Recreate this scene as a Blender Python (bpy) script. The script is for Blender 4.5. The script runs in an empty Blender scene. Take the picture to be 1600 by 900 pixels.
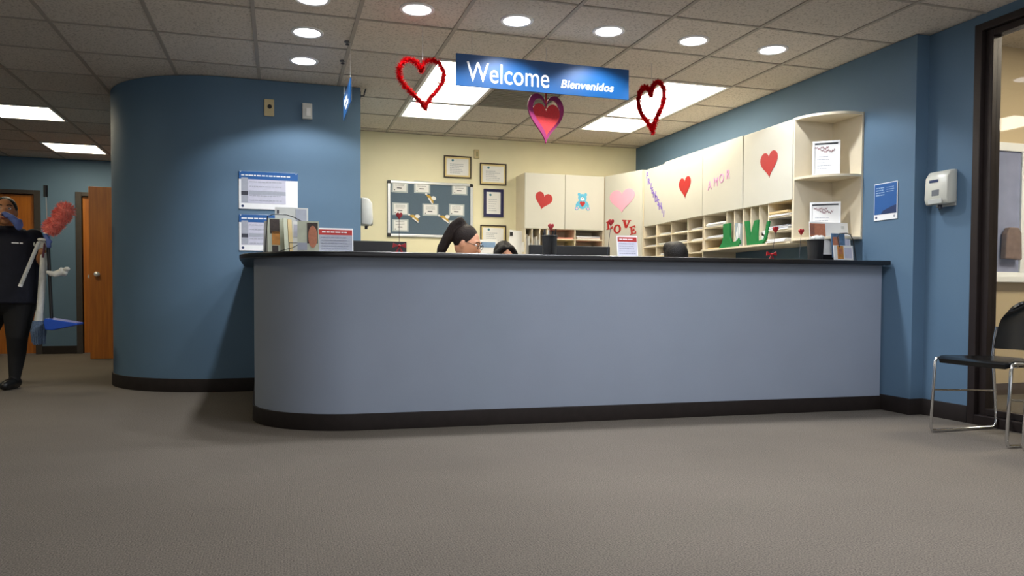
import bpy, bmesh, math, random
from math import sin, cos, pi, radians, sqrt, atan2
from mathutils import Vector, Matrix, Euler
random.seed(7)
SC = bpy.context.scene
COL = SC.collection

# ---------------------------------------------------------------- camera
FPX, YAW, PITCH, ROLL = 1190.0, radians(16.96), radians(1.7), 0.004
cam_d = bpy.data.cameras.new('camera'); cam = bpy.data.objects.new('camera', cam_d); COL.objects.link(cam)
cam_d.sensor_width = 36.0; cam_d.lens = FPX * 36.0 / 1600.0
cam_d.shift_y = (460 + FPX * math.tan(PITCH) - 450) / 1600.0
fw = Vector((sin(YAW) * cos(PITCH), cos(YAW) * cos(PITCH), -sin(PITCH)))
rt = Vector((cos(YAW), -sin(YAW), 0)); up = rt.cross(fw)
rt, up = rt * cos(ROLL) + up * sin(ROLL), up * cos(ROLL) - rt * sin(ROLL)
mw = Matrix((rt, up, -fw)).transposed().to_4x4(); mw.translation = (0, 0, 0.775)
cam.matrix_world = mw
cam_d.clip_start = 0.05
SC.camera = cam
SC.view_settings.view_transform = 'Standard'; SC.view_settings.look = 'None'
SC.view_settings.exposure = 0.06; SC.view_settings.gamma = 1.0; SC.view_settings.use_curve_mapping = False

# ---------------------------------------------------------------- world and light levels
W = bpy.data.worlds.new('world'); SC.world = W; W.use_nodes = True
W.node_tree.nodes['Background'].inputs[0].default_value = (0.96, 0.98, 1.0, 1)
W.node_tree.nodes['Background'].inputs[1].default_value = 0.8
TROFFER, HALL, WAIT, SPOT = 14.0, 17.0, 32.0, 46.0     # strengths of the ceiling fixtures
OFFICE = 31.0
CEIL = 2.458

# ---------------------------------------------------------------- materials
def lin(c):
    return tuple(((v / 255) / 12.92 if v <= 10 else (((v / 255) + 0.055) / 1.055) ** 2.4) for v in c)
MATS = {}
def mat(name, rgb, rough=0.6, metal=0.0, noise=0.0, nscale=30.0, bump=0.0, bscale=None, spec=0.5, emit=0.0, coat=0.0,
        detail=4.0, trans=0.0, alpha=1.0, sheen=0.0):
    if name in MATS: return MATS[name]
    m = bpy.data.materials.new(name); m.use_nodes = True; nt = m.node_tree
    b = nt.nodes['Principled BSDF']; c = lin(rgb)
    b.inputs['Base Color'].default_value = (*c, 1); b.inputs['Roughness'].default_value = rough
    b.inputs['Metallic'].default_value = metal; b.inputs['Specular IOR Level'].default_value = spec
    b.inputs['Coat Weight'].default_value = coat; b.inputs['Sheen Weight'].default_value = sheen
    b.inputs['Transmission Weight'].default_value = trans; b.inputs['Alpha'].default_value = alpha
    if emit:
        b.inputs['Emission Color'].default_value = (*c, 1); b.inputs['Emission Strength'].default_value = emit
    if noise or bump:
        tc = nt.nodes.new('ShaderNodeTexCoord')
        n = nt.nodes.new('ShaderNodeTexNoise'); n.inputs['Scale'].default_value = nscale; n.inputs['Detail'].default_value = detail
        nt.links.new(tc.outputs['Object'], n.inputs['Vector'])
        if noise:
            r = nt.nodes.new('ShaderNodeMapRange'); r.inputs[1].default_value = 0.25; r.inputs[2].default_value = 0.75
            r.inputs[3].default_value = 1 - noise; r.inputs[4].default_value = 1 + noise
            nt.links.new(n.outputs['Fac'], r.inputs[0])
            mx = nt.nodes.new('ShaderNodeVectorMath'); mx.operation = 'SCALE'; mx.inputs[0].default_value = c
            nt.links.new(r.outputs[0], mx.inputs['Scale']); nt.links.new(mx.outputs[0], b.inputs['Base Color'])
        if bump:
            n2 = nt.nodes.new('ShaderNodeTexNoise'); n2.inputs['Scale'].default_value = bscale or nscale; n2.inputs['Detail'].default_value = detail
            nt.links.new(tc.outputs['Object'], n2.inputs['Vector'])
            bp = nt.nodes.new('ShaderNodeBump'); bp.inputs['Strength'].default_value = bump; bp.inputs['Distance'].default_value = 0.01
            nt.links.new(n2.outputs['Fac'], bp.inputs['Height']); nt.links.new(bp.outputs[0], b.inputs['Normal'])
    MATS[name] = m
    return m

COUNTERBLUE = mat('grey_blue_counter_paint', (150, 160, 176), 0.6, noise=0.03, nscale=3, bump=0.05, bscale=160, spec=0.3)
BLUE = mat('blue_wall_paint', (93, 120, 144), 0.62, noise=0.04, nscale=3, bump=0.05, bscale=160, spec=0.3)
YELLOW = mat('cream_yellow_paint', (240, 233, 198), 0.6, noise=0.03, nscale=4, bump=0.04, bscale=150, spec=0.3)
BEIGE = mat('beige_office_paint', (206, 186, 152), 0.7, noise=0.05, nscale=120)
BASEB = mat('black_rubber_baseboard', (40, 34, 32), 0.6, spec=0.25, noise=0.15, nscale=20)
DARKTOP = mat('black_laminate', (26, 25, 28), 0.28, noise=0.2, nscale=60, spec=0.6)
WHITE = mat('white_laminate', (206, 204, 192), 0.35, noise=0.015, nscale=6)
CREAM = mat('cream_melamine', (224, 212, 186), 0.5, noise=0.03, nscale=10)
PAPER = mat('white_paper', (238, 238, 236), 0.8, noise=0.02, nscale=20)
GREYPAPER = mat('grey_print', (166, 170, 182), 0.8, noise=0.06, nscale=40)
LILAC = mat('pale_lilac_print', (200, 200, 216), 0.8, noise=0.06, nscale=40)
INK = mat('dark_ink', (60, 62, 72), 0.8, noise=0.05, nscale=30)
PRINTBLUE = mat('printed_blue', (34, 92, 158), 0.4, noise=0.06, nscale=5)
SIGNBLUE = mat('glossy_sign_blue', (14, 68, 118), 0.3, noise=0.10, nscale=3, spec=0.5)
NAVYPRINT = mat('printed_navy', (30, 52, 96), 0.4, noise=0.1, nscale=9)
SIGNWHITE = mat('sign_white', (246, 247, 248), 0.5, noise=0.01)
BLACK = mat('black_plastic', (20, 20, 22), 0.42, noise=0.1, nscale=20)
BLACKGLOSS = mat('black_vinyl', (11, 12, 13), 0.24, noise=0.15, nscale=25, bump=0.05, bscale=200)
CHROME = mat('chrome', (226, 228, 230), 0.12, metal=1.0, noise=0.03)
ALU = mat('brushed_aluminium', (226, 228, 228), 0.35, metal=0.6, noise=0.04, nscale=80)
BRONZE = mat('dark_bronze_aluminium', (52, 44, 42), 0.38, metal=0.4, noise=0.08, nscale=15)
WOOD = None
GOLD = mat('gold_frame', (150, 116, 60), 0.35, metal=0.6, noise=0.15, nscale=60)
FRAMEDARK = mat('dark_wood_frame', (58, 44, 30), 0.4, noise=0.2, nscale=50)
NAVYMAT = mat('navy_mat_board', (32, 32, 84), 0.5, noise=0.1, nscale=20)
FELT = mat('slate_felt', (92, 110, 126), 0.95, noise=0.08, nscale=200, bump=0.2, bscale=400)
RED = mat('red_paper', (178, 32, 30), 0.55, noise=0.06, nscale=30)
DARKRED = mat('dark_red_glitter', (168, 18, 30), 0.4, noise=0.4, nscale=300)
GLITRED = mat('red_glitter_foam', (200, 34, 40), 0.5, noise=0.35, nscale=260, bump=0.4, bscale=400)
MAGENTA = mat('magenta_glitter_foam', (146, 20, 92), 0.5, noise=0.35, nscale=260, bump=0.4, bscale=400)
TINSEL = mat('red_tinsel_foil', (206, 16, 26), 0.2, metal=0.75, noise=0.5, nscale=200)
PINK = mat('pink_paper', (246, 178, 200), 0.6, noise=0.03, nscale=20)
PURPLE = mat('purple_marker_paper', (128, 98, 202), 0.6, noise=0.3, nscale=120)
PALEPINK = mat('pale_pink_letters', (226, 160, 208), 0.6, noise=0.12, nscale=90)
GREEN = mat('green_board', (8, 120, 58), 0.55, noise=0.08, nscale=30)
SKYBLUE = mat('sky_blue_paper', (92, 180, 214), 0.6, noise=0.08, nscale=40)
BEIGEPL = mat('beige_plastic', (206, 190, 146), 0.45, noise=0.03)
GREYPL = mat('light_grey_plastic', (206, 208, 204), 0.35, noise=0.03)
SKIN = mat('skin', (196, 142, 112), 0.5, noise=0.06, nscale=20)
SKIN2 = mat('skin_tan', (176, 122, 84), 0.5, noise=0.06, nscale=20)
HAIR = mat('dark_brown_hair', (30, 21, 19), 0.55, spec=0.2, noise=0.5, nscale=90, bump=0.5, bscale=120)
HAIRB = mat('black_hair', (17, 15, 16), 0.5, spec=0.25, noise=0.5, nscale=90, bump=0.5, bscale=120)
NAVY = mat('navy_scrub_cloth', (20, 23, 38), 0.9, noise=0.15, nscale=30, bump=0.3, bscale=25)
BLACKCLOTH = mat('black_leggings', (16, 16, 19), 0.85, noise=0.15, nscale=30)
TEAL = mat('grey_scrub_cloth', (92, 104, 120), 0.9, noise=0.1, nscale=30)
CORAL = mat('coral_duster_fibre', (255, 146, 130), 0.95, noise=0.25, nscale=60, bump=0.6, bscale=90, sheen=0.3)
WHITECLOTH = mat('white_cloth', (222, 222, 216), 0.9, noise=0.08, nscale=40, bump=0.4, bscale=40)
BLUEGLOVE = mat('periwinkle_glove', (92, 112, 176), 0.6, noise=0.1, nscale=30)
MOPBLUE = mat('grey_blue_mop', (92, 112, 140), 0.95, noise=0.3, nscale=120, bump=0.6, bscale=150)
PANBLUE = mat('bright_blue_plastic', (24, 74, 176), 0.4, noise=0.06)
NAVYCHAIR = mat('navy_upholstery', (38, 50, 88), 0.8, noise=0.12, nscale=60)
REDHEAD = mat('flyer_red', (178, 44, 38), 0.6, noise=0.08, nscale=30)
ORANGEP = mat('photo_orange', (206, 140, 62), 0.6, noise=0.3, nscale=30)
FLESHP = mat('photo_flesh', (190, 122, 92), 0.6, noise=0.15, nscale=60)
DARKP = mat('photo_dark', (58, 46, 40), 0.6, noise=0.4, nscale=70)
SAGEP = mat('photo_sage', (196, 200, 178), 0.6, noise=0.08, nscale=20)
PHOTOBLUE = mat('photo_blue', (88, 118, 150), 0.6, noise=0.3, nscale=40)
MAROON = mat('maroon_script', (140, 62, 78), 0.7, noise=0.1)
MANILA = mat('manila_folder', (214, 190, 140), 0.8, noise=0.06, nscale=30)
SALMON = mat('salmon_folder', (226, 150, 132), 0.8, noise=0.05)
REFLPANE = mat('bluish_reflection_pane', (150, 156, 186), 0.25, noise=0.2, nscale=4)  # bluish window reflection put into the pane colour
BROWNREFL = mat('brown_reflection_shape', (132, 112, 104), 0.6, noise=0.2, nscale=20)

def ceiling_tile_mat():
    m = bpy.data.materials.new('mineral_fibre_tile'); m.use_nodes = True; nt = m.node_tree; b = nt.nodes['Principled BSDF']
    tc = nt.nodes.new('ShaderNodeTexCoord')
    oi = nt.nodes.new('ShaderNodeObjectInfo')
    n = nt.nodes.new('ShaderNodeTexNoise'); n.inputs['Scale'].default_value = 75; n.inputs['Detail'].default_value = 5
    ad = nt.nodes.new('ShaderNodeVectorMath'); ad.operation = 'ADD'
    nt.links.new(tc.outputs['Object'], ad.inputs[0]); nt.links.new(oi.outputs['Location'], ad.inputs[1])
    nt.links.new(ad.outputs[0], n.inputs['Vector'])
    r = nt.nodes.new('ShaderNodeValToRGB')
    r.color_ramp.elements[0].position = 0.30; r.color_ramp.elements[0].color = (*lin((176, 168, 158)), 1)
    r.color_ramp.elements[1].position = 0.50; r.color_ramp.elements[1].color = (*lin((216, 208, 198)), 1)
    nt.links.new(n.outputs['Fac'], r.inputs[0])
    # faint tile-to-tile difference in tone
    mr = nt.nodes.new('ShaderNodeMapRange'); mr.inputs[3].default_value = 0.95; mr.inputs[4].default_value = 1.05
    nt.links.new(oi.outputs['Random'], mr.inputs[0])
    mx = nt.nodes.new('ShaderNodeVectorMath'); mx.operation = 'SCALE'
    nt.links.new(r.outputs[0], mx.inputs[0]); nt.links.new(mr.outputs[0], mx.inputs['Scale'])
    nt.links.new(mx.outputs[0], b.inputs['Base Color'])
    bp = nt.nodes.new('ShaderNodeBump'); bp.inputs['Strength'].default_value = 0.5; bp.inputs['Distance'].default_value = 0.004
    nt.links.new(n.outputs['Fac'], bp.inputs['Height']); nt.links.new(bp.outputs[0], b.inputs['Normal'])
    b.inputs['Roughness'].default_value = 0.95; b.inputs['Specular IOR Level'].default_value = 0.1
    return m
TILE = ceiling_tile_mat()
GRID = mat('ceiling_grid_metal', (168, 160, 150), 0.6, noise=0.03)

def carpet_mat():
    m = bpy.data.materials.new('loop_carpet'); m.use_nodes = True; nt = m.node_tree; b = nt.nodes['Principled BSDF']
    tc = nt.nodes.new('ShaderNodeTexCoord')
    n = nt.nodes.new('ShaderNodeTexNoise'); n.inputs['Scale'].default_value = 190; n.inputs['Detail'].default_value = 6
    n2 = nt.nodes.new('ShaderNodeTexNoise'); n2.inputs['Scale'].default_value = 1.1; n2.inputs['Detail'].default_value = 5
    w = nt.nodes.new('ShaderNodeTexWave'); w.inputs['Scale'].default_value = 36; w.inputs['Distortion'].default_value = 2.0
    w.inputs['Detail'].default_value = 2; w.inputs['Detail Scale'].default_value = 6
    for x in (n, n2, w): nt.links.new(tc.outputs['Object'], x.inputs['Vector'])
    r = nt.nodes.new('ShaderNodeValToRGB')
    r.color_ramp.elements[0].position = 0.28; r.color_ramp.elements[0].color = (*lin((76, 71, 64)), 1)
    r.color_ramp.elements[1].position = 0.72; r.color_ramp.elements[1].color = (*lin((132, 124, 115)), 1)
    mixf = nt.nodes.new('ShaderNodeMath'); mixf.operation = 'MULTIPLY_ADD'; mixf.inputs[1].default_value = 0.05
    nt.links.new(w.outputs['Fac'], mixf.inputs[0])
    s1 = nt.nodes.new('ShaderNodeMath'); s1.operation = 'MULTIPLY'; s1.inputs[1].default_value = 0.95
    nt.links.new(n.outputs['Fac'], s1.inputs[0]); nt.links.new(s1.outputs[0], mixf.inputs[2])
    nt.links.new(mixf.outputs[0], r.inputs[0])
    mr = nt.nodes.new('ShaderNodeMapRange'); mr.inputs[1].default_value = 0.3; mr.inputs[2].default_value = 0.7; mr.inputs[3].default_value = 0.92; mr.inputs[4].default_value = 1.08
    nt.links.new(n2.outputs['Fac'], mr.inputs[0])
    mx = nt.nodes.new('ShaderNodeVectorMath'); mx.operation = 'SCALE'
    nt.links.new(r.outputs[0], mx.inputs[0]); nt.links.new(mr.outputs[0], mx.inputs['Scale']); nt.links.new(mx.outputs[0], b.inputs['Base Color'])
    bp = nt.nodes.new('ShaderNodeBump'); bp.inputs['Strength'].default_value = 0.45; bp.inputs['Distance'].default_value = 0.005
    nt.links.new(n.outputs['Fac'], bp.inputs['Height']); nt.links.new(bp.outputs[0], b.inputs['Normal'])
    b.inputs['Roughness'].default_value = 1.0; b.inputs['Specular IOR Level'].default_value = 0.1
    return m
CARPET = carpet_mat()

def wood_mat():
    m = bpy.data.materials.new('honey_oak_veneer'); m.use_nodes = True; nt = m.node_tree; b = nt.nodes['Principled BSDF']
    tc = nt.nodes.new('ShaderNodeTexCoord'); mp = nt.nodes.new('ShaderNodeMapping'); mp.inputs['Scale'].default_value = (14, 14, 0.8)
    n = nt.nodes.new('ShaderNodeTexNoise'); n.inputs['Scale'].default_value = 3; n.inputs['Detail'].default_value = 6
    nt.links.new(tc.outputs['Object'], mp.inputs[0]); nt.links.new(mp.outputs[0], n.inputs['Vector'])
    r = nt.nodes.new('ShaderNodeValToRGB')
    r.color_ramp.elements[0].position = 0.3; r.color_ramp.elements[0].color = (*lin((158, 88, 12)), 1)
    r.color_ramp.elements[1].position = 0.7; r.color_ramp.elements[1].color = (*lin((186, 110, 22)), 1)
    nt.links.new(n.outputs['Fac'], r.inputs[0]); nt.links.new(r.outputs[0], b.inputs['Base Color'])
    b.inputs['Roughness'].default_value = 0.45
    return m
WOOD = wood_mat()

def glass_mat():
    m = bpy.data.materials.new('clear_glass'); m.use_nodes = True; nt = m.node_tree
    for x in list(nt.nodes): nt.nodes.remove(x)
    o = nt.nodes.new('ShaderNodeOutputMaterial'); t = nt.nodes.new('ShaderNodeBsdfTransparent'); g = nt.nodes.new('ShaderNodeBsdfGlossy')
    g.inputs['Roughness'].default_value = 0.02; t.inputs[0].default_value = (0.93, 0.95, 0.95, 1)
    lw = nt.nodes.new('ShaderNodeLayerWeight'); pw = nt.nodes.new('ShaderNodeMath'); pw.operation = 'POWER'; pw.inputs[1].default_value = 4
    f = nt.nodes.new('ShaderNodeMath'); f.operation = 'MULTIPLY_ADD'; f.inputs[1].default_value = 0.8; f.inputs[2].default_value = 0.035
    nt.links.new(lw.outputs['Facing'], pw.inputs[0]); nt.links.new(pw.outputs[0], f.inputs[0])
    mx = nt.nodes.new('ShaderNodeMixShader')
    nt.links.new(f.outputs[0], mx.inputs[0]); nt.links.new(t.outputs[0], mx.inputs[1]); nt.links.new(g.outputs[0], mx.inputs[2]); nt.links.new(mx.outputs[0], o.inputs[0])
    return m
GLASS = glass_mat()

def emit_mat(name, rgb, s):
    m = bpy.data.materials.new(name); m.use_nodes = True; nt = m.node_tree
    for x in list(nt.nodes): nt.nodes.remove(x)
    o = nt.nodes.new('ShaderNodeOutputMaterial'); e = nt.nodes.new('ShaderNodeEmission')
    e.inputs[0].default_value = (*lin(rgb), 1); e.inputs[1].default_value = s
    nt.links.new(e.outputs[0], o.inputs[0])
    return m
LENS = emit_mat('lit_troffer_lens', (255, 246, 226), TROFFER)
LENSH = emit_mat('lit_hall_lens', (255, 240, 206), HALL)
LENSW = emit_mat('lit_waiting_lens', (244, 247, 255), WAIT)
LENSO = emit_mat('lit_office_lens', (255, 240, 214), OFFICE)
BULB = emit_mat('lit_downlight', (250, 248, 255), 5.0)

# ---------------------------------------------------------------- geometry helper
class MB:
    def __init__(s): s.v = []; s.f = []; s.m = []
    def add(s, v, f, m=0):
        o = len(s.v); s.v += [tuple(p) for p in v]; s.f += [tuple(i + o for i in q) for q in f]; s.m += [m] * len(f); return s
    def box(s, x0, x1, y0, y1, z0, z1, m=0, M=None):
        v = [Vector(p) for p in ((x0,y0,z0),(x1,y0,z0),(x1,y1,z0),(x0,y1,z0),(x0,y0,z1),(x1,y0,z1),(x1,y1,z1),(x0,y1,z1))]
        if M: v = [M @ p for p in v]
        return s.add(v, [(3,2,1,0),(4,5,6,7),(0,1,5,4),(1,2,6,5),(2,3,7,6),(3,0,4,7)], m)
    def prism(s, poly, a, b, axis='z', m=0, M=None):
        n = len(poly)
        ar = sum(poly[i][0]*poly[(i+1)%n][1]-poly[(i+1)%n][0]*poly[i][1] for i in range(n))
        if ar < 0: poly = poly[::-1]
        if axis == 'z': f = lambda u, w, d: Vector((u, w, d)); lo, hi = a, b
        elif axis == 'y': f = lambda u, w, d: Vector((u, d, w)); lo, hi = max(a, b), min(a, b)
        else: f = lambda u, w, d: Vector((d, u, w)); lo, hi = min(a, b), max(a, b)
        if axis == 'z': lo, hi = min(a, b), max(a, b)
        v = [f(u, w, lo) for u, w in poly] + [f(u, w, hi) for u, w in poly]
        if M: v = [M @ p for p in v]
        return s.add(v, [tuple(range(n))[::-1], tuple(range(n, 2*n))] + [(i, (i+1)%n, n+(i+1)%n, n+i) for i in range(n)], m)
    def tube(s, pts, r, n=8, closed=False, m=0):
        pts = [Vector(p) for p in pts]; k = len(pts); R = r if isinstance(r, (list, tuple)) else [r]*k
        v = []; nrm = None
        for i in range(k):
            if closed: t = pts[(i+1)%k]-pts[i-1]
            else: t = pts[min(i+1,k-1)]-pts[max(i-1,0)]
            t.normalize()
            if nrm is None:
                nrm = t.orthogonal().normalized()
            else:
                nrm = (nrm - t*nrm.dot(t)); nrm = nrm.normalized() if nrm.length > 1e-6 else t.orthogonal().normalized()
            bn = t.cross(nrm)
            for j in range(n):
                a = 2*pi*j/n; v.append(pts[i] + (nrm*cos(a)+bn*sin(a))*R[i])
        f = []
        for i in range(k if closed else k-1):
            q = (i+1)%k
            for j in range(n): f.append((i*n+j, i*n+(j+1)%n, q*n+(j+1)%n, q*n+j))
        if not closed: f += [tuple(range(n))[::-1], tuple(range((k-1)*n, k*n))]
        return s.add(v, f, m)
    def lathe(s, prof, n=24, c=(0,0,0), m=0, M=None):
        v = []; f = []; k = len(prof)
        for r, z in prof:
            for j in range(n):
                p = Vector((c[0]+r*cos(2*pi*j/n), c[1]+r*sin(2*pi*j/n), c[2]+z)); v.append(M @ p if M else p)
        for i in range(k-1):
            for j in range(n): f.append((i*n+j, i*n+(j+1)%n, (i+1)*n+(j+1)%n, (i+1)*n+j))
        f += [tuple(range(n))[::-1], tuple(range((k-1)*n, k*n))]
        return s.add(v, f, m)
    def ell(s, c, rad, nu=20, nv=12, m=0, R=None):
        v = []; f = []
        for i in range(1, nv):
            th = pi*i/nv
            for j in range(nu):
                p = Vector((rad[0]*sin(th)*cos(2*pi*j/nu), rad[1]*sin(th)*sin(2*pi*j/nu), rad[2]*cos(th)))
                if R: p = R @ p
                v.append(p + Vector(c))
        a = Vector((0,0,rad[2])); b = -a
        if R: a = R @ a; b = R @ b
        top = len(v); v.append(a + Vector(c)); v.append(b + Vector(c))
        for i in range(nv-2):
            for j in range(nu): f.append((i*nu+j, (i+1)*nu+j, (i+1)*nu+(j+1)%nu, i*nu+(j+1)%nu))
        for j in range(nu): f.append((top, j, (j+1)%nu)); f.append((top+1, (nv-2)*nu+(j+1)%nu, (nv-2)*nu+j))
        return s.add(v, f, m)
    def cap(s, a, ra, b, rb, n=14, m=0):
        a = Vector(a); b = Vector(b); d = b-a; L = d.length; d = d/L
        pts = []; rr = []
        for i in range(1, 5):
            t = pi/2*i/5; pts.append(a - d*ra*cos(t)); rr.append(ra*sin(t))
        pts += [a, b]; rr += [ra, rb]
        for i in range(4, 0, -1):
            t = pi/2*i/5; pts.append(b + d*rb*cos(t)); rr.append(rb*sin(t))
        return s.tube(pts, rr, n, m=m)
    def mesh(s, name, mats, bevel=0, smooth=None):
        me = bpy.data.meshes.new(name); me.from_pydata(s.v, [], s.f)
        for mm in (mats if isinstance(mats, (list, tuple)) else [mats]): me.materials.append(mm)
        me.polygons.foreach_set('material_index', s.m)
        if bevel:
            bm = bmesh.new(); bm.from_mesh(me)
            bm.normal_update()
            es = [e for e in bm.edges if len(e.link_faces) == 2 and e.calc_face_angle(0) > 0.6]
            bmesh.ops.bevel(bm, geom=es, offset=bevel, segments=2, affect='EDGES', profile=0.5, clamp_overlap=True)
            bm.to_mesh(me); bm.free()
        if smooth:
            me.polygons.foreach_set('use_smooth', [True]*len(me.polygons)); me.set_sharp_from_angle(angle=radians(smooth))
        me.update(); return me
    def build(s, name, mats, parent=None, bevel=0, smooth=None, loc=None, rot=None):
        return link(name, s.mesh(name, mats, bevel, smooth), parent, loc, rot)

def link(name, data, parent=None, loc=None, rot=None):
    o = bpy.data.objects.new(name, data); COL.objects.link(o)
    if parent: o.parent = parent
    if loc: o.location = loc
    if rot: o.rotation_euler = rot
    return o
def tag(o, label=None, cat=None, group=None, kind=None):
    if label: o['label'] = label
    if cat: o['category'] = cat
    if group: o['group'] = group
    if kind: o['kind'] = kind
    return o
def thing(name, label, cat, loc=(0,0,0), rz=0, group=None, rot=None):
    o = link(name, None, None, loc, rot or (0,0,rz)); o.empty_display_size = 0.1
    return tag(o, label, cat, group)
def struct(o, label=None, cat=None): return tag(o, label, cat, None, 'structure')
def copy_tree(o, parent=None):
    c = o.copy(); COL.objects.link(c); c.parent = parent
    for ch in list(o.children): copy_tree(ch, c)
    return c
RX = -pi/2            # facing -X (mounted on the right wall): local x runs toward the camera
def rect(x0, x1, z0, z1): return [(x0,z0),(x1,z0),(x1,z1),(x0,z1)]
def heart_poly(w, h, n=40, tilt=0.0, cx=0, cz=0):
    p = []
    for i in range(n):
        t = 2*pi*i/n; x = 16*sin(t)**3; y = 13*cos(t)-5*cos(2*t)-2*cos(3*t)-cos(4*t)
        x = x/32*w; y = (y+2.5)/29*h
        p.append((cx+x*cos(tilt)-y*sin(tilt), cz+x*sin(tilt)+y*cos(tilt)))
    return p
def ellipse(cx, cz, a, b, n=24, t=0):
    return [(cx+a*cos(2*pi*i/n)*cos(t)-b*sin(2*pi*i/n)*sin(t), cz+a*cos(2*pi*i/n)*sin(t)+b*sin(2*pi*i/n)*cos(t)) for i in range(n)]
def word_bars(mb, x0, x1, z, h, y, m=0, frac=0.9, slope=0.0):
    """a line of illegible small print: one bar per word"""
    x = x0
    while x < x0+(x1-x0)*frac:
        w = random.uniform(1.5, 5)*h; e = min(x+w, x1)
        mb.box(x, e, y-0.0006, y, z+slope*(x-x0), z+h+slope*(x-x0), m); x = e+h*0.7
def text_mesh(body, size, mats, name, parent, loc, rot, sx=1.0, shear=0.0, offset=0.0, extrude=0.0008, spacing=1.0, align='LEFT'):
    cu = bpy.data.curves.new(name, 'FONT'); cu.body = body; cu.size = size; cu.shear = shear; cu.offset = offset; cu.extrude = extrude
    cu.space_character = spacing; cu.align_x = align; cu.resolution_u = 4
    tmp = bpy.data.objects.new(name+'_tmp', cu); COL.objects.link(tmp)
    dg = bpy.context.evaluated_depsgraph_get(); dg.update()
    me = bpy.data.meshes.new_from_object(tmp.evaluated_get(dg)); me.name = name
    bpy.data.objects.remove(tmp); bpy.data.curves.remove(cu)
    me.materials.clear(); me.materials.append(mats)
    me.transform(Matrix.Diagonal((sx, 1, 1, 1)))
    return link(name, me, parent, loc, rot)
STAND = (pi/2, 0, 0)   # text upright in the local xz plane, read from -y

# ================================================================ THE SETTING
struct(MB().box(-4.7, 8.2, -4.0, 11.4, -0.08, 0).build('floor', CARPET), 'grey brown loop carpet covering the whole floor', 'floor')

# --- ceiling: slab, tiles and grid rails
GX = [-0.145 + 0.609*k for k in range(-8, 8)]            # rails running away from the camera
GY = [4.80 + 0.618*k for k in range(-14, 11)]            # cross rails
ceil = MB().box(-4.75, 4.12, -4.0, 11.4, CEIL+0.03, CEIL+0.15)
ceil = struct(ceil.build('ceiling', GRID), 'suspended ceiling of square mineral fibre tiles in a grid', 'ceiling')
def cell(x, y):
    i = max(k for k in range(len(GX)) if GX[k] <= x); j = max(k for k in range(len(GY)) if GY[k] <= y)
    return i, j
SKIP = set(); FIX = []
def troffer_at(x, y, nx, ny): 
    i, j = cell(x, y)
    for k in range(ny): SKIP.add((i, j+k))
    FIX.append((i, j, ny)); return i, j
fixtures = [  # x, y, cells deep, material, label
    (1.3, 5.6, 2, LENS, 'long lit ceiling panel behind the left tinsel heart', 'reception ceiling panels'),
    (1.3, 6.8, 1, LENS, 'short square lit ceiling panel nearest the bulletin board wall', 'reception ceiling panels'),
    (3.2, 5.6, 2, LENS, 'long lit ceiling panel beside the right wall, behind the thin tinsel heart', 'reception ceiling panels'),
    (3.2, 6.8, 1, LENS, 'short square lit ceiling panel above the corner of the cream cabinets', 'reception ceiling panels'),
    (-2.2, 8.0, 1, LENSH, 'nearer lit ceiling panel in the side hallway', 'hallway ceiling panels'),
    (-2.2, 9.85, 1, LENSH, 'farther lit ceiling panel in the side hallway, by the open door', 'hallway ceiling panels'),
    (-3.5, 5.0, 2, LENSH, 'added unseen fill panel left of the picture, brightening the hallway mouth', 'hallway ceiling panels'),  # added out of view to brighten the rounded wall's left side
    (1.9, 2.0, 2, LENSW, 'lit waiting-area ceiling panel before the counter', 'waiting area ceiling panels'),
    (1.9, -1.2, 2, LENSW, 'lit waiting-area ceiling panel farther back', 'waiting area ceiling panels'),
]
for x, y, ny, mt, lab, grp in fixtures:
    i, j = troffer_at(x, y, 1, ny)
    x0, x1, y0, y1 = GX[i]+0.012, GX[i+1]-0.012, GY[j]+0.012, GY[j+ny]-0.012
    t = thing('ceiling_light_panel', lab, 'ceiling light', ((x0+x1)/2, (y0+y1)/2, CEIL), 0, grp)
    a, b = (x1-x0)/2, (y1-y0)/2
    fr = MB()
    for q in ((-a,a,-b,-b+.025),(-a,a,b-.025,b),(-a,-a+.025,-b+.025,b-.025),(a-.025,a,-b+.025,b-.025)): fr.box(q[0],q[1],q[2],q[3],-0.004,0.02)
    fr.build('frame', SIGNWHITE, t)
    MB().box(-a+.025, a-.025, -b+.025, b-.025, 0.004, 0.012).build('lens', mt, t)
tile_me = MB().box(-0.2965, 0.2965, -0.301, 0.301, 0.0, 0.014).mesh('ceiling_tile', TILE, bevel=0.003)
VENT = cell(1.9, 6.3)
for i in range(len(GX)-1):
    for j in range(len(GY)-1):
        if GY[j] < 3.4 or (i, j) in SKIP or (i, j) == VENT: continue
        if GX[i] > 0.7 and GY[j] > 8.1: continue
        if GX[i] > 4.0: continue
        link('ceiling_tile', tile_me, ceil, ((GX[i]+GX[i+1])/2, (GY[j]+GY[j+1])/2, CEIL+0.005))
near = MB()
for i in range(len(GX)-1):
    for j in range(len(GY)-1):
        if GY[j] < 3.4 and (i, j) not in SKIP:
            near.box(GX[i]+.006, GX[i+1]-.006, GY[j]+.006, GY[j+1]-.006, CEIL+0.005, CEIL+0.018)
tag(near.build('ceiling_tile_field', TILE, ceil), kind='stuff')
rail_x = MB().box(-0.012, 0.012, -4.0, 11.0, -0.002, 0.03).mesh('grid_rail', GRID)
rail_y = MB().box(-4.7, 4.05, -0.009, 0.009, 0.0, 0.03).mesh('cross_rail', GRID)
for x in GX:
    if x < 4.0: link('grid_rail', rail_x, ceil, (x, 0, CEIL))
for y in GY: link('cross_rail', rail_y, ceil, (0, y, CEIL))
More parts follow.
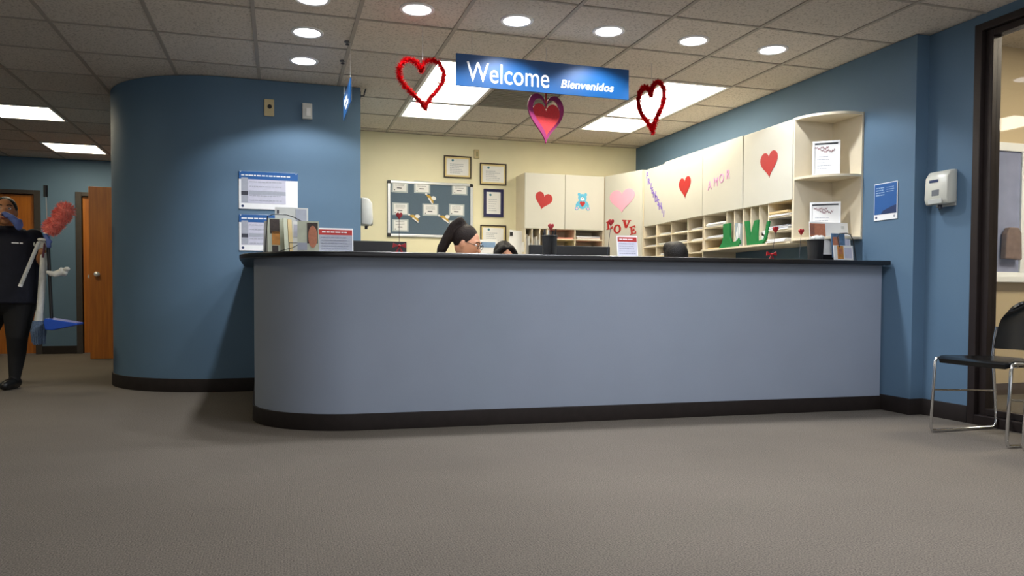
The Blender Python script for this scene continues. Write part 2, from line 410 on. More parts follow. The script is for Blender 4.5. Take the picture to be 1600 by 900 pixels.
v = thing('ceiling_vent', 'dull grey air return panel in the ceiling behind the welcome sign', 'vent', ((GX[VENT[0]]+GX[VENT[0]+1])/2, (GY[VENT[1]]+GY[VENT[1]+1])/2, CEIL))
MB().box(-.29,.29,-.29,.29,0.008,0.02).build('backing', mat('vent_grey', (120,118,110), .8, noise=.1), v)
for k in range(12):
    yy = -0.26+k*0.047
    MB().box(-.28,.28,yy,yy+0.03,0.002,0.008, M=None).build('louver', mat('vent_slat', (140,137,128), .7, noise=.05), v)

# --- walls
arc = [(-0.40+0.972*cos(a), 7.345+0.972*sin(a)) for a in [radians(270-90*k/28) for k in range(29)]]
colpoly = [(0.64, 9.2), (0.64, 6.373)] + arc + [(-1.372, 9.2)]
w = MB().prism(colpoly, 0, CEIL).build('wall_column', BLUE, smooth=25)
struct(w, 'blue painted wall with a big rounded corner behind the counter', 'wall')
def offset_poly(path, d):
    out = []
    for i, p in enumerate(path):
        a = Vector(path[max(i-1,0)]); b = Vector(path[min(i+1,len(path)-1)]); t = (b-a).normalized(); nrm = Vector((-t.y, t.x))
        if 0 < i < len(path)-1:
            t1 = (Vector(p)-a).normalized(); t2 = (b-Vector(p)).normalized(); c = max(0.3, sqrt((1+t1.dot(t2))/2)); k = d/c
        else: k = d
        out.append((p[0]+nrm.x*k, p[1]+nrm.y*k))
    return out
def band(path, d0, d1, z0, z1):
    """closed strip swept along a plan path, between two offsets to the left of travel"""
    A = offset_poly(path, d0); B = offset_poly(path, d1); n = len(path); mb = MB()
    v = [(x,y,z0) for x,y in A]+[(x,y,z0) for x,y in B]+[(x,y,z1) for x,y in A]+[(x,y,z1) for x,y in B]
    f = []
    for i in range(n-1):
        j = i+1
        f += [(i,j,n+j,n+i),(2*n+i,3*n+i,3*n+j,2*n+j),(i,2*n+i,2*n+j,j),(n+i,n+j,3*n+j,3*n+i)]
    f += [(0,n,3*n,2*n),(n-1,3*n-1,4*n-1,2*n-1)]
    mb.add(v, f); return mb
def fix_normals(o):
    bm = bmesh.new(); bm.from_mesh(o.data); bmesh.ops.recalc_face_normals(bm, faces=bm.faces); bm.to_mesh(o.data); bm.free(); return o
def bandobj(name, mt, path, d0, d1, z0, z1, parent=None, bevel=0, smooth=30):
    mb = band(path, d0, d1, z0, z1)
    me = mb.mesh(name, mt); bm = bmesh.new(); bm.from_mesh(me); bmesh.ops.recalc_face_normals(bm, faces=bm.faces)
    if bevel:
        es = [e for e in bm.edges if len(e.link_faces) == 2 and e.calc_face_angle(0) > 0.8]
        bmesh.ops.bevel(bm, geom=es, offset=bevel, segments=3, affect='EDGES', profile=0.5)
    bm.to_mesh(me); bm.free()
    me.polygons.foreach_set('use_smooth', [True]*len(me.polygons)); me.set_sharp_from_angle(angle=radians(smooth))
    return link(name, me, parent)
colpath = [(0.64, 6.373)] + arc + [(-1.372, 9.2)]
struct(bandobj('baseboard_column', BASEB, colpath, 0.0, 0.013, 0, 0.105, bevel=0.004), 'black baseboard around the rounded blue wall', 'baseboard')
struct(MB().box(0.60, 4.03, 8.02, 8.14, 0, CEIL).build('wall_back', YELLOW), 'cream yellow wall at the back of the reception office', 'wall')
struct(MB().prism([(3.93, 8.02), (3.93, 3.975), (4.03, 3.975), (4.03, 3.63), (4.13, 3.63), (4.13, 8.14), (3.93, 8.14)], 0, CEIL).build('wall_right', BLUE), 'blue wall at the right with a small step beside the counter', 'wall')
struct(bandobj('baseboard_right', BASEB, [(3.93, 4.24), (3.93, 3.975), (4.03, 3.975), (4.03, 3.63)], -0.013, 0, 0, 0.105, bevel=0.003), 'black baseboard along the stepped right wall', 'baseboard')
struct(MB().box(-4.75, -4.6, -4.0, 11.0, 0, CEIL).build('wall_left', BLUE), 'blue wall far at the left', 'wall')
struct(MB().box(-1.372, -1.25, 9.2, 11.0, 0, CEIL).build('wall_hall_side', BLUE), 'blue side wall of the hallway', 'wall')
# hall end wall with two door openings
hw = MB()
DY = 10.88
for x0, x1, z0, z1 in ((-4.6,-3.83,0,CEIL),(-3.83,-2.93,2.0,CEIL),(-2.93,-2.40,0,CEIL),(-2.40,-1.50,2.0,CEIL),(-1.50,-1.25,0,CEIL)):
    hw.box(x0, x1, DY, DY+0.14, z0, z1)
struct(hw.build('wall_hall', BLUE), 'blue end wall of the hallway with two wooden doors', 'wall')
struct(MB().box(-2.86, -2.47, DY-0.014, DY, 0, 0.10).build('baseboard_hall', BASEB, bevel=0.003), 'black baseboard between the hallway doors', 'baseboard')
# storefront side: wall above and the glazed front
struct(MB().box(4.03, 4.13, -4.0, 3.63, 2.405, CEIL+0.1).build('wall_header', BLUE), 'blue wall strip above the glazed office front', 'wall')
# office beyond the glass
struct(MB().box(4.13, 8.2, 4.6, 4.72, 0, 2.75).build('wall_office', BEIGE), 'beige wall of the office behind the glass', 'wall')
struct(MB().box(8.1, 8.2, -4, 4.6, 0, 2.75).build('wall_office_side', BEIGE), 'beige far side wall of the glazed office', 'wall')
struct(MB().box(4.13, 8.2, -4, 4.72, 2.715, 2.80).build('ceiling_office', TILE), 'ceiling of the glazed office', 'ceiling')
struct(MB().box(4.13, 8.1, 4.586, 4.6, 0, 0.09).build('baseboard_office', mat('office_base', (92,80,74), .6, noise=.08)), 'brown baseboard in the glazed office', 'baseboard')
t = thing('ceiling_light_panel', 'lit ceiling panel inside the glazed office', 'ceiling light', (5.6, 3.0, 2.715))
MB().box(-.6,.6,-.3,.3,-0.012,0).build('lens', LENSO, t)
MB().box(-.63,.63,-.33,.33,-0.006,0.0).build('frame', SIGNWHITE, t)

# --- glazed front (dark frame, panes)
g = struct(thing('window_1', 'tall dark bronze framed glass front of the office at the right', 'window', (4.03, 3.63, 0)))
def sf(name, x0, x1, y0, y1, z0, z1, m=BRONZE, bv=0.004): return MB().box(x0, x1, y0, y1, z0, z1).build(name, m, g, bevel=bv)
sf('jamb', -0.012, 0.10, -0.05, 0.0, 0, 2.405)
sf('jamb', 0.02, 0.09, -0.10, -0.05, 0.0, 2.36)
sf('head_rail', -0.012, 0.10, -6.0, -0.05, 2.36, 2.405)
sf('head_rail', 0.02, 0.09, -6.0, -0.10, 2.32, 2.36)
sf('sill_rail', -0.012, 0.10, -6.0, -0.05, 0, 0.06)
sf('sill_rail', 0.02, 0.09, -6.0, -0.10, 0.06, 0.10)
sf('mullion', -0.012, 0.10, -1.60, -1.54, 0.06, 2.36)
sf('pane', 0.052, 0.060, -1.54, -0.10, 0.10, 2.32, GLASS, 0)
sf('pane', 0.052, 0.060, -6.0, -1.60, 0.10, 2.32, GLASS, 0)
# office inner window
g = struct(thing('window_2', 'white framed interior window in the beige office wall', 'window', (5.27, 4.6, 0)))
fx1 = 0.95
sf('frame', -0.02, 0.035, -0.03, 0.0, 0.93, 1.97, SIGNWHITE); sf('frame', fx1-.035, fx1+.02, -0.03, 0.0, 0.93, 1.97, SIGNWHITE)
sf('frame', 0.035, fx1-.035, -0.03, 0.0, 1.905, 1.97, SIGNWHITE); sf('frame', 0.035, fx1-.035, -0.03, 0.0, 0.93, 0.965, SIGNWHITE)
sf('frame', 0.30, 0.345, -0.028, 0.0, 0.965, 1.905, SIGNWHITE)
sf('sill', -0.05, fx1+.05, -0.07, 0.0, 0.885, 0.93, SIGNWHITE)
sf('pane', 0.035, 0.30, -0.012, -0.004, 0.965, 1.905, REFLPANE, 0)
sf('pane', 0.345, fx1-.035, -0.012, -0.004, 0.965, 1.905, REFLPANE, 0)
tag(MB().prism([(0,0),(.17,-.01),(.16,.2),(.13,.24),(.04,.24),(.01,.19)], -.025, .025, 'y').build('brown_reflection_shape', BROWNREFL, loc=(5.37,4.555,1.07), bevel=.008), 'brownish reflection-like shape seen low in the office window', 'window patch')  # added solid standing in for a brown reflection-like patch in the pane

# --- doors
def knob(parent, x, z, y):
    return MB().lathe([(0.026,0),(0.026,0.006),(0.010,0.010),(0.010,0.03),(0.022,0.038),(0.029,0.052),(0.024,0.066),(0.008,0.072)], 18,
        M=Matrix.Translation((x,y,z)) @ Matrix.Rotation(pi/2, 4, 'X')).build('knob', ALU, parent, smooth=40)
DARKFR = mat('dark_door_frame', (56, 50, 46), 0.5, noise=0.1, nscale=20)
def hall_door(name, x0, x1, kx, label):
    d = struct(thing(name, label, 'door', (x0, DY, 0)))
    wd = x1-x0
    MB().box(-0.07, 0, -0.02, 0.12, 0, 2.05).build('jamb', DARKFR, d, bevel=.004)
    MB().box(wd, wd+0.07, -0.02, 0.12, 0, 2.05).build('jamb', DARKFR, d, bevel=.004)
    MB().box(0, wd, -0.02, 0.12, 2.0, 2.05).build('head', DARKFR, d, bevel=.004)
    pn = MB().box(0.004, wd-0.004, 0.03, 0.075, 0.008, 1.996).build('panel', WOOD, d, bevel=.002)
    knob(pn, kx, 0.98, 0.03)
hall_door('door_1', -3.83, -2.93, 0.08, 'closed honey wood door behind the cleaner, in a dark frame')
hall_door('door_2', -2.40, -1.50, 0.09, 'closed honey wood door in a dark frame, half hidden by the open door')
d = struct(thing('door_3', 'honey wood door leaf standing open beside the rounded blue wall', 'door', (-2.105, 9.86, 0)))
pn = MB().box(0, 0.73, 0, 0.045, 0.008, 2.0).build('panel', WOOD, d, bevel=.002); knob(pn, 0.085, 0.99, 0.0)
for z in (0.2, 1.0, 1.8): MB().tube([(0.735,0.0,z),(0.735,0.0,z+0.09)], 0.008, 8).build('hinge', ALU, d)

# --- reception counter
A = Vector((3.915, 4.225)); Bc = Vector((-0.140, 4.397)); D = Vector((-0.180, 6.37))
u1 = (Bc-A).normalized(); u2 = (D-Bc).normalized()
th = u1.angle(u2); R_ = 0.60; tl = R_*math.tan(th/2)
P1 = Bc-u1*tl; P2 = Bc+u2*tl
nr = Vector((u1.y, -u1.x))      # towards inside (right of travel)
if nr.dot(D-A) < 0: nr = -nr
cc = P1+nr*R_
a0 = atan2(P1.y-cc.y, P1.x-cc.x); a1 = atan2(P2.y-cc.y, P2.x-cc.x)
while a1 > a0: a1 -= 2*pi
cpath = [tuple(A)] + [(cc.x+R_*cos(a0+(a1-a0)*k/22), cc.y+R_*sin(a0+(a1-a0)*k/22)) for k in range(23)] + [tuple(D)]
INS = 1 if Vector((-(u1.y), u1.x)).dot(nr) > 0 else -1   # sign of the inward offset
rc = thing('reception_counter', 'long blue reception counter wall with a rounded left corner', 'counter')
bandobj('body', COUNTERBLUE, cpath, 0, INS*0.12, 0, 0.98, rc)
bandobj('baseboard', BASEB, cpath, -INS*0.013, 0, 0, 0.095, rc, bevel=0.004)
tag(bandobj('countertop', DARKTOP, cpath[:-1]+[(D.x, D.y-0.005)], -INS*0.085, INS*0.36, 0.98, 1.010, bevel=0.006), 'black laminate countertop running along the blue reception counter', 'countertop')
TOP = 1.010

# ================================================================ ceiling downlights
def downlight(x, y, label):
    t = thing('downlight', label, 'ceiling light', (x, y, CEIL), 0, 'round recessed downlights')
    MB().lathe([(0.084,0.004),(0.084,-0.002),(0.100,-0.004),(0.104,0.0),(0.104,0.006)], 32).build('trim_ring', SIGNWHITE, t, smooth=40)
    MB().lathe([(0.001,-0.001),(0.084,-0.0025),(0.084,0.004),(0.001,0.004)], 32).build('lens', BULB, t)
    l = bpy.data.lights.new('downlight_lamp', 'SPOT'); l.energy = SPOT; l.spot_size = radians(128); l.spot_blend = 0.25; l.shadow_soft_size = 0.06
    l.color = (0.93, 0.96, 1.0)
    link('lamp', l, t, (0, 0, -0.02))
for x, y, lb in ((.185,4.55,'round downlight cut by the top edge of the picture, in the short row'),
                 (.178,5.14,'middle round downlight of the short row before the rounded wall'),
                 (.175,5.77,'round downlight closest to the rounded blue wall'),
                 (.786,4.53,'round downlight above the left tinsel heart, first of the long row'),
                 (1.405,4.53,'round downlight above the word Welcome'),
                 (2.02,4.53,'round downlight above the right end of the welcome sign'),
                 (2.632,4.53,'round downlight second from the right wall'),
                 (3.243,4.53,'round downlight nearest the right wall')):
    downlight(x, y, lb)
for x, y, lb in ((.441,5.25,'small sprinkler head nearer the camera, in the ceiling by the side sign'), (.445,5.69,'small sprinkler head closer to the rounded wall')):
    s = thing('sprinkler', lb, 'sprinkler', (x,y,CEIL), 0, 'ceiling sprinklers')
    MB().lathe([(0.02,0.005),(0.022,-0.002),(0.008,-0.006),(0.007,-0.014)], 14).build('escutcheon', mat('dull_chrome',(120,120,124),.4,metal=.6,noise=.05), s, smooth=40)
    MB().lathe([(0.004,-0.014),(0.014,-0.016),(0.014,-0.018),(0.003,-0.019)], 12).build('deflector', INK, s)

# ================================================================ hanging sign and hearts
wire_m = mat('nylon_line', (200, 200, 200), 0.4, noise=0.02)
s = thing('welcome_sign', 'long blue hanging sign reading Welcome Bienvenidos', 'sign', (1.687, 4.80, 2.108))
MB().box(-0.604, 0.604, -0.006, 0.006, 0, 0.204).build('panel', SIGNBLUE, s, bevel=0.001)
text_mesh('Welcome', 0.182, SIGNWHITE, 'lettering', s, (-0.535, -0.0066, 0.034), STAND, sx=0.78, offset=0.0, spacing=1.0)
text_mesh('Bienvenidos', 0.075, SIGNWHITE, 'lettering', s, (0.105, -0.0066, 0.045), STAND, sx=1.0, shear=0.22, offset=0.0011, spacing=1.05)
for x in (-0.5, 0.5): MB().tube([(x,0,0.2),(x,0,CEIL-2.108)], 0.0012, 6).build('wire', wire_m, s)
s = thing('side_sign', 'blue hanging sign seen almost edge-on before the rounded wall', 'sign', (0.46, 5.50, 2.052), -pi/2)
MB().box(-0.29, 0.29, -0.004, 0.004, 0, 0.165).build('panel', SIGNBLUE, s, bevel=0.001)
lt = MB()
for x0, w_, z0, h_ in ((-.2,.05,.08,.045),(-.14,.04,.08,.03),(-.09,.04,.08,.045),(-.04,.04,.08,.03),(.01,.05,.08,.03),(-.06,.06,.03,.028),(.01,.07,.03,.028),(.09,.06,.03,.028)):
    lt.prism([(x0,z0),(x0+w_*.75,z0),(x0+w_,z0+h_),(x0+w_*.25,z0+h_)], -0.0056, -0.004, 'y')
lt.build('lettering', SIGNWHITE, s)
for x in (-0.25, 0.25): MB().tube([(x,0,0.16),(x,0,CEIL-2.052)], 0.0009, 6).build('wire', wire_m, s)

def tinsel_heart(label, loc, rz, w, h, seed, tilt=0.0):
    rnd = random.Random(seed)
    t = thing('tinsel_heart', label, 'heart decoration', loc, rz, 'hanging hearts')
    fine = heart_poly(w, h, 720, tilt); poly = []; acc = 0.0
    per = sum(math.dist(fine[i], fine[i-1]) for i in range(720)); step = per/90
    for i in range(720):
        if acc <= 1e-9: poly.append(fine[i]); acc += step
        acc -= math.dist(fine[i], fine[(i+1) % 720])
    poly = poly[:90]; NP = len(poly); pts = [(x, 0, z) for x, z in poly]
    MB().tube(pts, 0.009, 6, closed=True).build('wreath_wire', TINSEL, t, smooth=50)
    mb = MB()
    for i in range(4200):
        k = rnd.randrange(NP); f = rnd.random(); a = Vector(pts[k]); b = Vector(pts[(k+1) % NP]); p = a.lerp(b, f)
        d = Vector((rnd.gauss(0,1), rnd.gauss(0,1), rnd.gauss(0,1))).normalized(); e = d.orthogonal().normalized()
        L = rnd.uniform(0.018, 0.034); wd = 0.0055
        q = d.cross(e).normalized()
        mb.add([p-e*wd, p+e*wd, p+d*L+q*0.003, ], [(0,1,2)])
    fr = mb.build('tinsel_strands', TINSEL, t)
    tag(fr, kind='stuff')
    top = max(z for x, z in poly if abs(x) < 0.03)
    MB().tube([(0,0,top),(0,0,CEIL-loc[2])], 0.002, 6).build('ribbon', wire_m, t)
    return t
tinsel_heart('fluffy red tinsel heart hanging left of the welcome sign', (0.868, 4.80, 2.095), radians(4), 0.29, 0.31, 1, radians(6))
tinsel_heart('narrow red tinsel heart turned sideways, hanging right of the welcome sign', (2.60, 5.06, 2.135), radians(-72), 0.26, 0.35, 2, radians(4))
t = thing('foam_heart', 'magenta and red glitter heart hanging below the welcome sign', 'heart decoration', (1.738, 4.93, 1.968), radians(14), 'hanging hearts')
outer = heart_poly(0.29, 0.33, 48); inner = heart_poly(0.215, 0.245, 48, cz=0.012)
n = len(outer); mb = MB()
vv = [(x,-.006,z) for x,z in outer]+[(x,-.006,z) for x,z in inner]+[(x,.006,z) for x,z in outer]+[(x,.006,z) for x,z in inner]
ff = []
for i in range(n):
    j = (i+1) % n
    ff += [(i,n+i,n+j,j),(2*n+i,2*n+j,3*n+j,3*n+i),(i,j,2*n+j,2*n+i),(n+i,3*n+i,3*n+j,n+j)]
mb.add(vv, ff); fix_normals(mb.build('outer_ring', MAGENTA, t))
MB().prism(heart_poly(0.205, 0.23, 40, cz=-0.012), -0.006, 0.006, 'y', M=Matrix.Rotation(radians(-10), 4, 'Z')).build('inner_heart', GLITRED, t, bevel=0.001)
MB().box(-0.006, 0.006, -0.002, 0.002, 0.07, 0.19).build('ribbon', RED, t)
MB().tube([(0,0,0.11),(0,0,CEIL-1.975)], 0.0015, 6).build('hanging_line', wire_m, t)

# ================================================================ things on the rounded wall
def flat_panel(t, w, h, d, m, name='panel', x=0, z=0, y=0, bevel=0.001):
    return MB().box(x-w/2, x+w/2, y-d, y, z-h/2, z+h/2).build(name, m, t, bevel=bevel)
FY = 6.373
def info_poster(z, h, label):
    t = thing('info_poster', label, 'poster', (-0.08, FY, z), 0, 'info posters on the rounded wall')
    flat_panel(t, 0.445, h, 0.008, SIGNWHITE, 'board', y=-0.001)
    MB().box(-0.2225,0.2225,-0.0105,-0.009,h/2-0.062,h/2-0.001).build('header', PRINTBLUE, t)
    b = MB(); word_bars(b, -0.205, 0.18, h/2-0.036, 0.009, -0.0105); b.build('header_print', SIGNWHITE, t)
    MB().box(-0.205,0.13,-0.0102,-0.009,-h/2+0.045,h/2-0.05).build('table', LILAC, t)
    b = MB(); b.box(-0.205,-0.155,-0.0108,-0.0102,-h/2+0.05,h/2-0.05,0); b.box(-0.15,0.13,-0.0108,-0.0102,-0.035,-0.005,0)
    b.box(-0.205,-0.155,-0.0112,-0.0108,-0.04,-0.01,1)
    for k in range(5): word_bars(b, -0.145, 0.125, h/2-0.085-k*0.036, 0.006, -0.0108, 0)
    b.build('table_print', [GREYPAPER, INK], t)
    MB().lathe([(0.001,0),(0.010,0),(0.010,0.0015),(0.001,0.0015)], 14, M=Matrix.Translation((-0.195,-0.009,-h/2+0.022)) @ Matrix.Rotation(pi/2,4,'X')).build('emblem', NAVYPRINT, t)
    for x in (-0.21, 0.21):
        MB().lathe([(0.001,0),(0.004,0),(0.004,0.002),(0.001,0.002)], 10, M=Matrix.Translation((x,-0.0105,h/2-0.008)) @ Matrix.Rotation(pi/2,4,'X')).build('pin', ALU, t)
info_poster(1.588, 0.295, 'upper white information poster with blue header on the rounded wall')
info_poster(1.255, 0.285, 'lower white information poster with blue header, half behind the brochures')
t = thing('wall_speaker', 'small beige wall plate with a round black hole, high on the rounded wall', 'wall plate', (-0.073, FY, 2.243))
flat_panel(t, 0.074, 0.132, 0.012, BEIGEPL, 'plate', bevel=0.003)
MB().lathe([(0.001,0),(0.017,0),(0.017,0.002),(0.001,0.002)], 18, M=Matrix.Translation((0.004,-0.012,0.008)) @ Matrix.Rotation(pi/2,4,'X')).build('hole', BLACK, t)
t = thing('alarm_strobe', 'small white alarm box beside the beige plate on the rounded wall', 'alarm', (0.218, FY, 2.234))
flat_panel(t, 0.076, 0.124, 0.03, GREYPL, 'box', bevel=0.004)
flat_panel(t, 0.034, 0.062, 0.006, SIGNWHITE, 'strobe_lens', x=0.008, z=-0.008, y=-0.03, bevel=0.002)
t = thing('ceiling_hook', 'small dark bracket at the top corner of the rounded wall', 'bracket', (0.64, 6.40, 2.40))
MB().tube([(0,0,0),(0.03,-0.01,0.0),(0.035,-0.01,0.03),(0.045,-0.01,0.058)], 0.006, 6).build('arm', INK, t)
MB().box(0,0.004,-0.02,0.02,-0.02,0.03).build('plate', INK, t)

def dispenser(label, loc, rz, body, w=0.115, h=0.235, d=0.10):
    t = thing('sanitizer_dispenser', label, 'dispenser', loc, rz)
    MB().box(-w*0.42,w*0.42,-0.012,0,-h/2,h/2).build('back_plate', GREYPL, t, bevel=0.004)
    MB().prism([(-0.012,-h*0.42),(-d*0.82,-h*0.47),(-d*0.97,-h*0.30),(-d*0.90,h*0.30),(-d*0.62,h*0.48),(-0.012,h*0.5)], -w/2, w/2, 'x').build('cover', body, t, bevel=0.012, smooth=40)
    MB().box(-w*0.30,w*0.30,-d*0.985,-d*0.93,-h*0.44,-h*0.30).build('push_bar', mat('pale_push_bar',(188,190,184),.3,noise=.03), t, bevel=0.004)
    MB().tube([(0,-d*0.55,-h*0.46),(0,-d*0.55,-h*0.57)], 0.012, 10).build('nozzle', INK, t)
    MB().box(-w*0.28,w*0.10,-d*0.938,-d*0.9,h*0.16,h*0.235).build('brand_label', NAVYPRINT, t)
    MB().box(-w*0.16,w*0.16,-d*0.975,-d*0.91,-h*0.22,-h*0.05).build('view_window', mat('smoky_window',(120,122,126),.15,noise=.05), t, bevel=0.003)
dispenser('pale grey hand sanitizer dispenser on the blue wall by the glass office', (4.03, 3.815, 1.452), RX, mat('pale_grey_cover',(206,206,194),.3,noise=.02), 0.175, 0.225, 0.10)
dispenser('white towel dispenser sticking out past the corner of the rounded wall', (0.64, 6.55, 1.46), pi/2, GREYPL, 0.2, 0.24, 0.115)
t = thing('blue_poster', 'blue framed poster on the wall beside the curved end shelf', 'poster', (3.93, 4.213, 1.415), RX)
flat_panel(t, 0.205, 0.25, 0.006, SIGNWHITE, 'board', y=-0.001)
MB().box(-0.098,0.098,-0.0085,-0.007,-0.085,0.120).build('blue_field', PRINTBLUE, t)
b = MB(); b.prism([(-.04,-.085),(.098,-.085),(.098,-.03),(.05,-.04),(-.02,-.062)], -0.009, -0.0085, 'y'); b.build('dark_shape', NAVYPRINT, t)
b = MB()
for k in range(4): word_bars(b, -0.085, -0.01, 0.09-k*0.016, 0.007, -0.0085)
for k in range(3): word_bars(b, 0.01, 0.08, 0.09-k*0.014, 0.004, -0.0085)
b.build('print', mat('pale_blue_ink',(150,180,210),.6,noise=.05), t)
for x in (-0.08, 0.08): MB().lathe([(0.001,0),(0.008,0),(0.008,0.0015),(0.001,0.0015)], 14, M=Matrix.Translation((x,-0.007,-0.105)) @ Matrix.Rotation(pi/2,4,'X')).build('emblem', GREYPAPER if x > 0 else NAVYPRINT, t)

# hallway wall plate
t = thing('restroom_plate', 'small blue restroom plate on the hallway wall between the doors', 'sign', (-2.80, DY, 1.545))
flat_panel(t, 0.085, 0.17, 0.006, PRINTBLUE, 'plate', bevel=0.001)
b = MB()
for x in (-0.02, 0.02):
    b.prism(ellipse(x, 0.055, 0.008, 0.008, 12), -0.0075, -0.006, 'y'); b.box(x-0.008, x+0.008, -0.0075, -0.006, 0.0, 0.042)
b.box(-0.03,0.03,-0.0075,-0.006,-0.03,-0.018); b.build('pictogram', SIGNWHITE, t)

# ================================================================ back wall: board, certificates
BY = 8.02
bb = thing('bulletin_board', 'slate grey felt bulletin board with aluminium frame and black corners', 'bulletin board', (1.537, BY, 1.668))
bw, bh = 0.915, 0.585
MB().box(-bw/2,bw/2,-0.012,0,-bh/2,bh/2).build('felt_panel', FELT, bb)
for x0,x1,z0,z1 in ((-bw/2+.03,bw/2-.03,bh/2-.028,bh/2),(-bw/2+.03,bw/2-.03,-bh/2,-bh/2+.028),(-bw/2,-bw/2+.028,-bh/2+.03,bh/2-.03),(bw/2-.028,bw/2,-bh/2+.03,bh/2-.03)):
    MB().box(x0,x1,-0.024,0,z0,z1).build('frame_rail', ALU, bb, bevel=0.005)
for sx in (-1,1):
    for sz in (-1,1):
        q = [(0,0),(-.034,0),(-.034,-.012)]+[(-.034+.034*(1-cos(a))*0, 0) for a in []]
        c = [( .0,-.034),(-.030,-.034),(-.030,-.030),(-.034,-.030),(-.034,0.0),(-.012,0.0),(-.004,-.004),(0,-.012)]
        MB().prism([(sx*(bw/2+x), sz*(bh/2+z)) for x,z in c], -0.026, 0, 'y').build('corner_cap', BLACK, bb)
card_defs = [(1.208,1.900,'top left'),(1.444,1.902,'top, second from left'),(1.849,1.900,'top right'),(1.214,1.667,'middle left, behind the small red heart'),
             (1.533,1.668,'centre'),(1.817,1.675,'middle right'),(1.214,1.494,'bottom left'),(1.817,1.500,'bottom right, behind the ponytail')]
SLEEVE = mat('plastic_sleeve', (178,188,190), .3, noise=.04)
for x, z, where in card_defs:
    t = thing('certificate_card', 'sleeved certificate card pinned on the bulletin board, '+where, 'card', (x, BY-0.012, z), 0, 'cards on the bulletin board')
    t.rotation_euler[1] = random.uniform(-.03,.03)
    MB().box(-.086,.086,-.002,-0.0002,-.064,.064).build('sleeve', SLEEVE, t)
    MB().box(-.070,.070,-.004,-.002,-.050,.052).build('paper', PAPER, t)
    b = MB(); b.box(-.03,.02,-.0046,-.004,-.022,-.013); b.box(-.06,-.05,-.0046,-.004,-.044,-.034)
    for k in range(3): word_bars(b, -.05, .05, .035-k*.014, .003, -.004)
    b.build('print', INK, t)
for x, z, a, where in ((1.526,1.786,-25,'above the centre card'),(1.356,1.578,-8,'left of the centre card'),(1.678,1.582,-5,'right of the centre card')):
    t = thing('trophy_cutout', 'small gold and white cut-out pinned '+where, 'ornament', (x, BY-0.012, z), 0, 'gold cut-outs on the board')
    t.rotation_euler[1] = radians(-a)
    MB().prism([(-.06,.02),(-.02,.0),(.05,-.035),(.055,-.02),(.03,.015),(-.01,.03)], -.005, 0, 'y').build('gold_base', mat('gold_paper',(196,160,72),.4,metal=.3,noise=.1), t)
    MB().prism(ellipse(.035,.022,.026,.02,16), -.008, 0, 'y').build('white_puff', PAPER, t)
    MB().prism([(-.02,-.008),(.05,-.045),(.056,-.036),(-.01,.004)], -.008, 0, 'y').build('white_edge', PAPER, t)
    MB().prism(ellipse(-.055,.024,.012,.010,12), -.008, 0, 'y').build('white_tip', PAPER, t)
def certificate(label, x, z, w, h, frame, matm, paper_in, seal=True):
    t = thing('framed_certificate', label, 'framed certificate', (x, BY, z), 0, 'framed certificates on the cream wall')
    for x0,x1,z0,z1 in ((-w/2,w/2,h/2-.012,h/2),(-w/2,w/2,-h/2,-h/2+.012),(-w/2,-w/2+.012,-h/2+.012,h/2-.012),(w/2-.012,w/2,-h/2+.012,h/2-.012)):
        MB().box(x0,x1,-0.02,0,z0,z1).build('frame_side', frame, t, bevel=.002)
    MB().box(-w/2+.012,w/2-.012,-0.008,-0.001,-h/2+.012,h/2-.012).build('mat_board', matm, t)
    MB().box(-w/2+paper_in,w/2-paper_in,-0.0095,-0.008,-h/2+paper_in,h/2-paper_in).build('paper', PAPER, t)
    b = MB(); pw = w/2-paper_in
    for k in range(6): word_bars(b, -pw*.7, pw*.7, h*.12-k*h*.08, .005, -.0095, 0, random.uniform(.5,.9))
    b.build('print', GREYPAPER, t)
    if seal: MB().prism(ellipse(-pw*.45, h*.29, .013, .013, 14), -.0102, -.0095, 'y').build('seal', mat('teal_seal',(70,130,150),.6,noise=.05), t)
GOLDMAT = mat('pale_gold_mat', (232,212,150), .4, noise=.05)
certificate('framed certificate highest on the cream wall, above the bulletin board', 1.828, 2.135, 0.300, 0.235, FRAMEDARK, GOLDMAT, .03)
certificate('framed certificate nearest the wall cabinet, above the navy one', 2.223, 2.078, 0.298, 0.235, FRAMEDARK, GOLDMAT, .03)
certificate('navy matted upright certificate in the middle of the cream wall', 2.228, 1.767, 0.222, 0.30, NAVYMAT, NAVYMAT, .032)
certificate('low framed certificate behind the second seated woman', 2.226, 1.41, 0.29, 0.235, FRAMEDARK, GOLDMAT, .03)
t = thing('thermostat', 'small beige thermostat between the two upper certificates', 'thermostat', (2.036, BY, 2.285))
flat_panel(t, 0.055, 0.095, 0.02, BEIGEPL, 'case', bevel=.003)
flat_panel(t, 0.022, 0.05, 0.003, mat('thermostat_face',(168,160,120),.4,noise=.05), 'face', y=-0.02, x=.004)

# ================================================================ cabinets
def cab_box(t, w, d, h, doors, door_m=WHITE, proud=0.018, gap=0.0025):
    """carcass in local frame: x across, -y to the front, origin at bottom left back"""
    MB().box(0,w,-d+proud,0,0,h).build('body', CREAM, t, bevel=.001)
    for x0,x1 in doors:
        MB().box(x0+gap,x1-gap,-d,-d+proud-0.001,0.002,h-0.002).build('door', door_m, t, bevel=.002)
CZ, CH = 1.475, 0.59
t = thing('wall_cabinet', 'two door cream cabinet on the back wall with a red heart and a teddy bear', 'cabinet', (2.485, BY, CZ), 0, 'cream wall cabinets')
cab_box(t, 0.912, 0.32, CH, ((0,.456),(.456,.912)))
t = thing('corner_cabinet', 'tall angled corner cabinet with a big pink paper heart', 'cabinet', (0,0,0), 0, 'cream wall cabinets')
MB().prism([(3.402,8.015),(3.402,7.72),(3.592,7.160),(3.925,7.160),(3.925,8.015)], 0.0, CZ+CH).build('body', CREAM, t, bevel=.001)
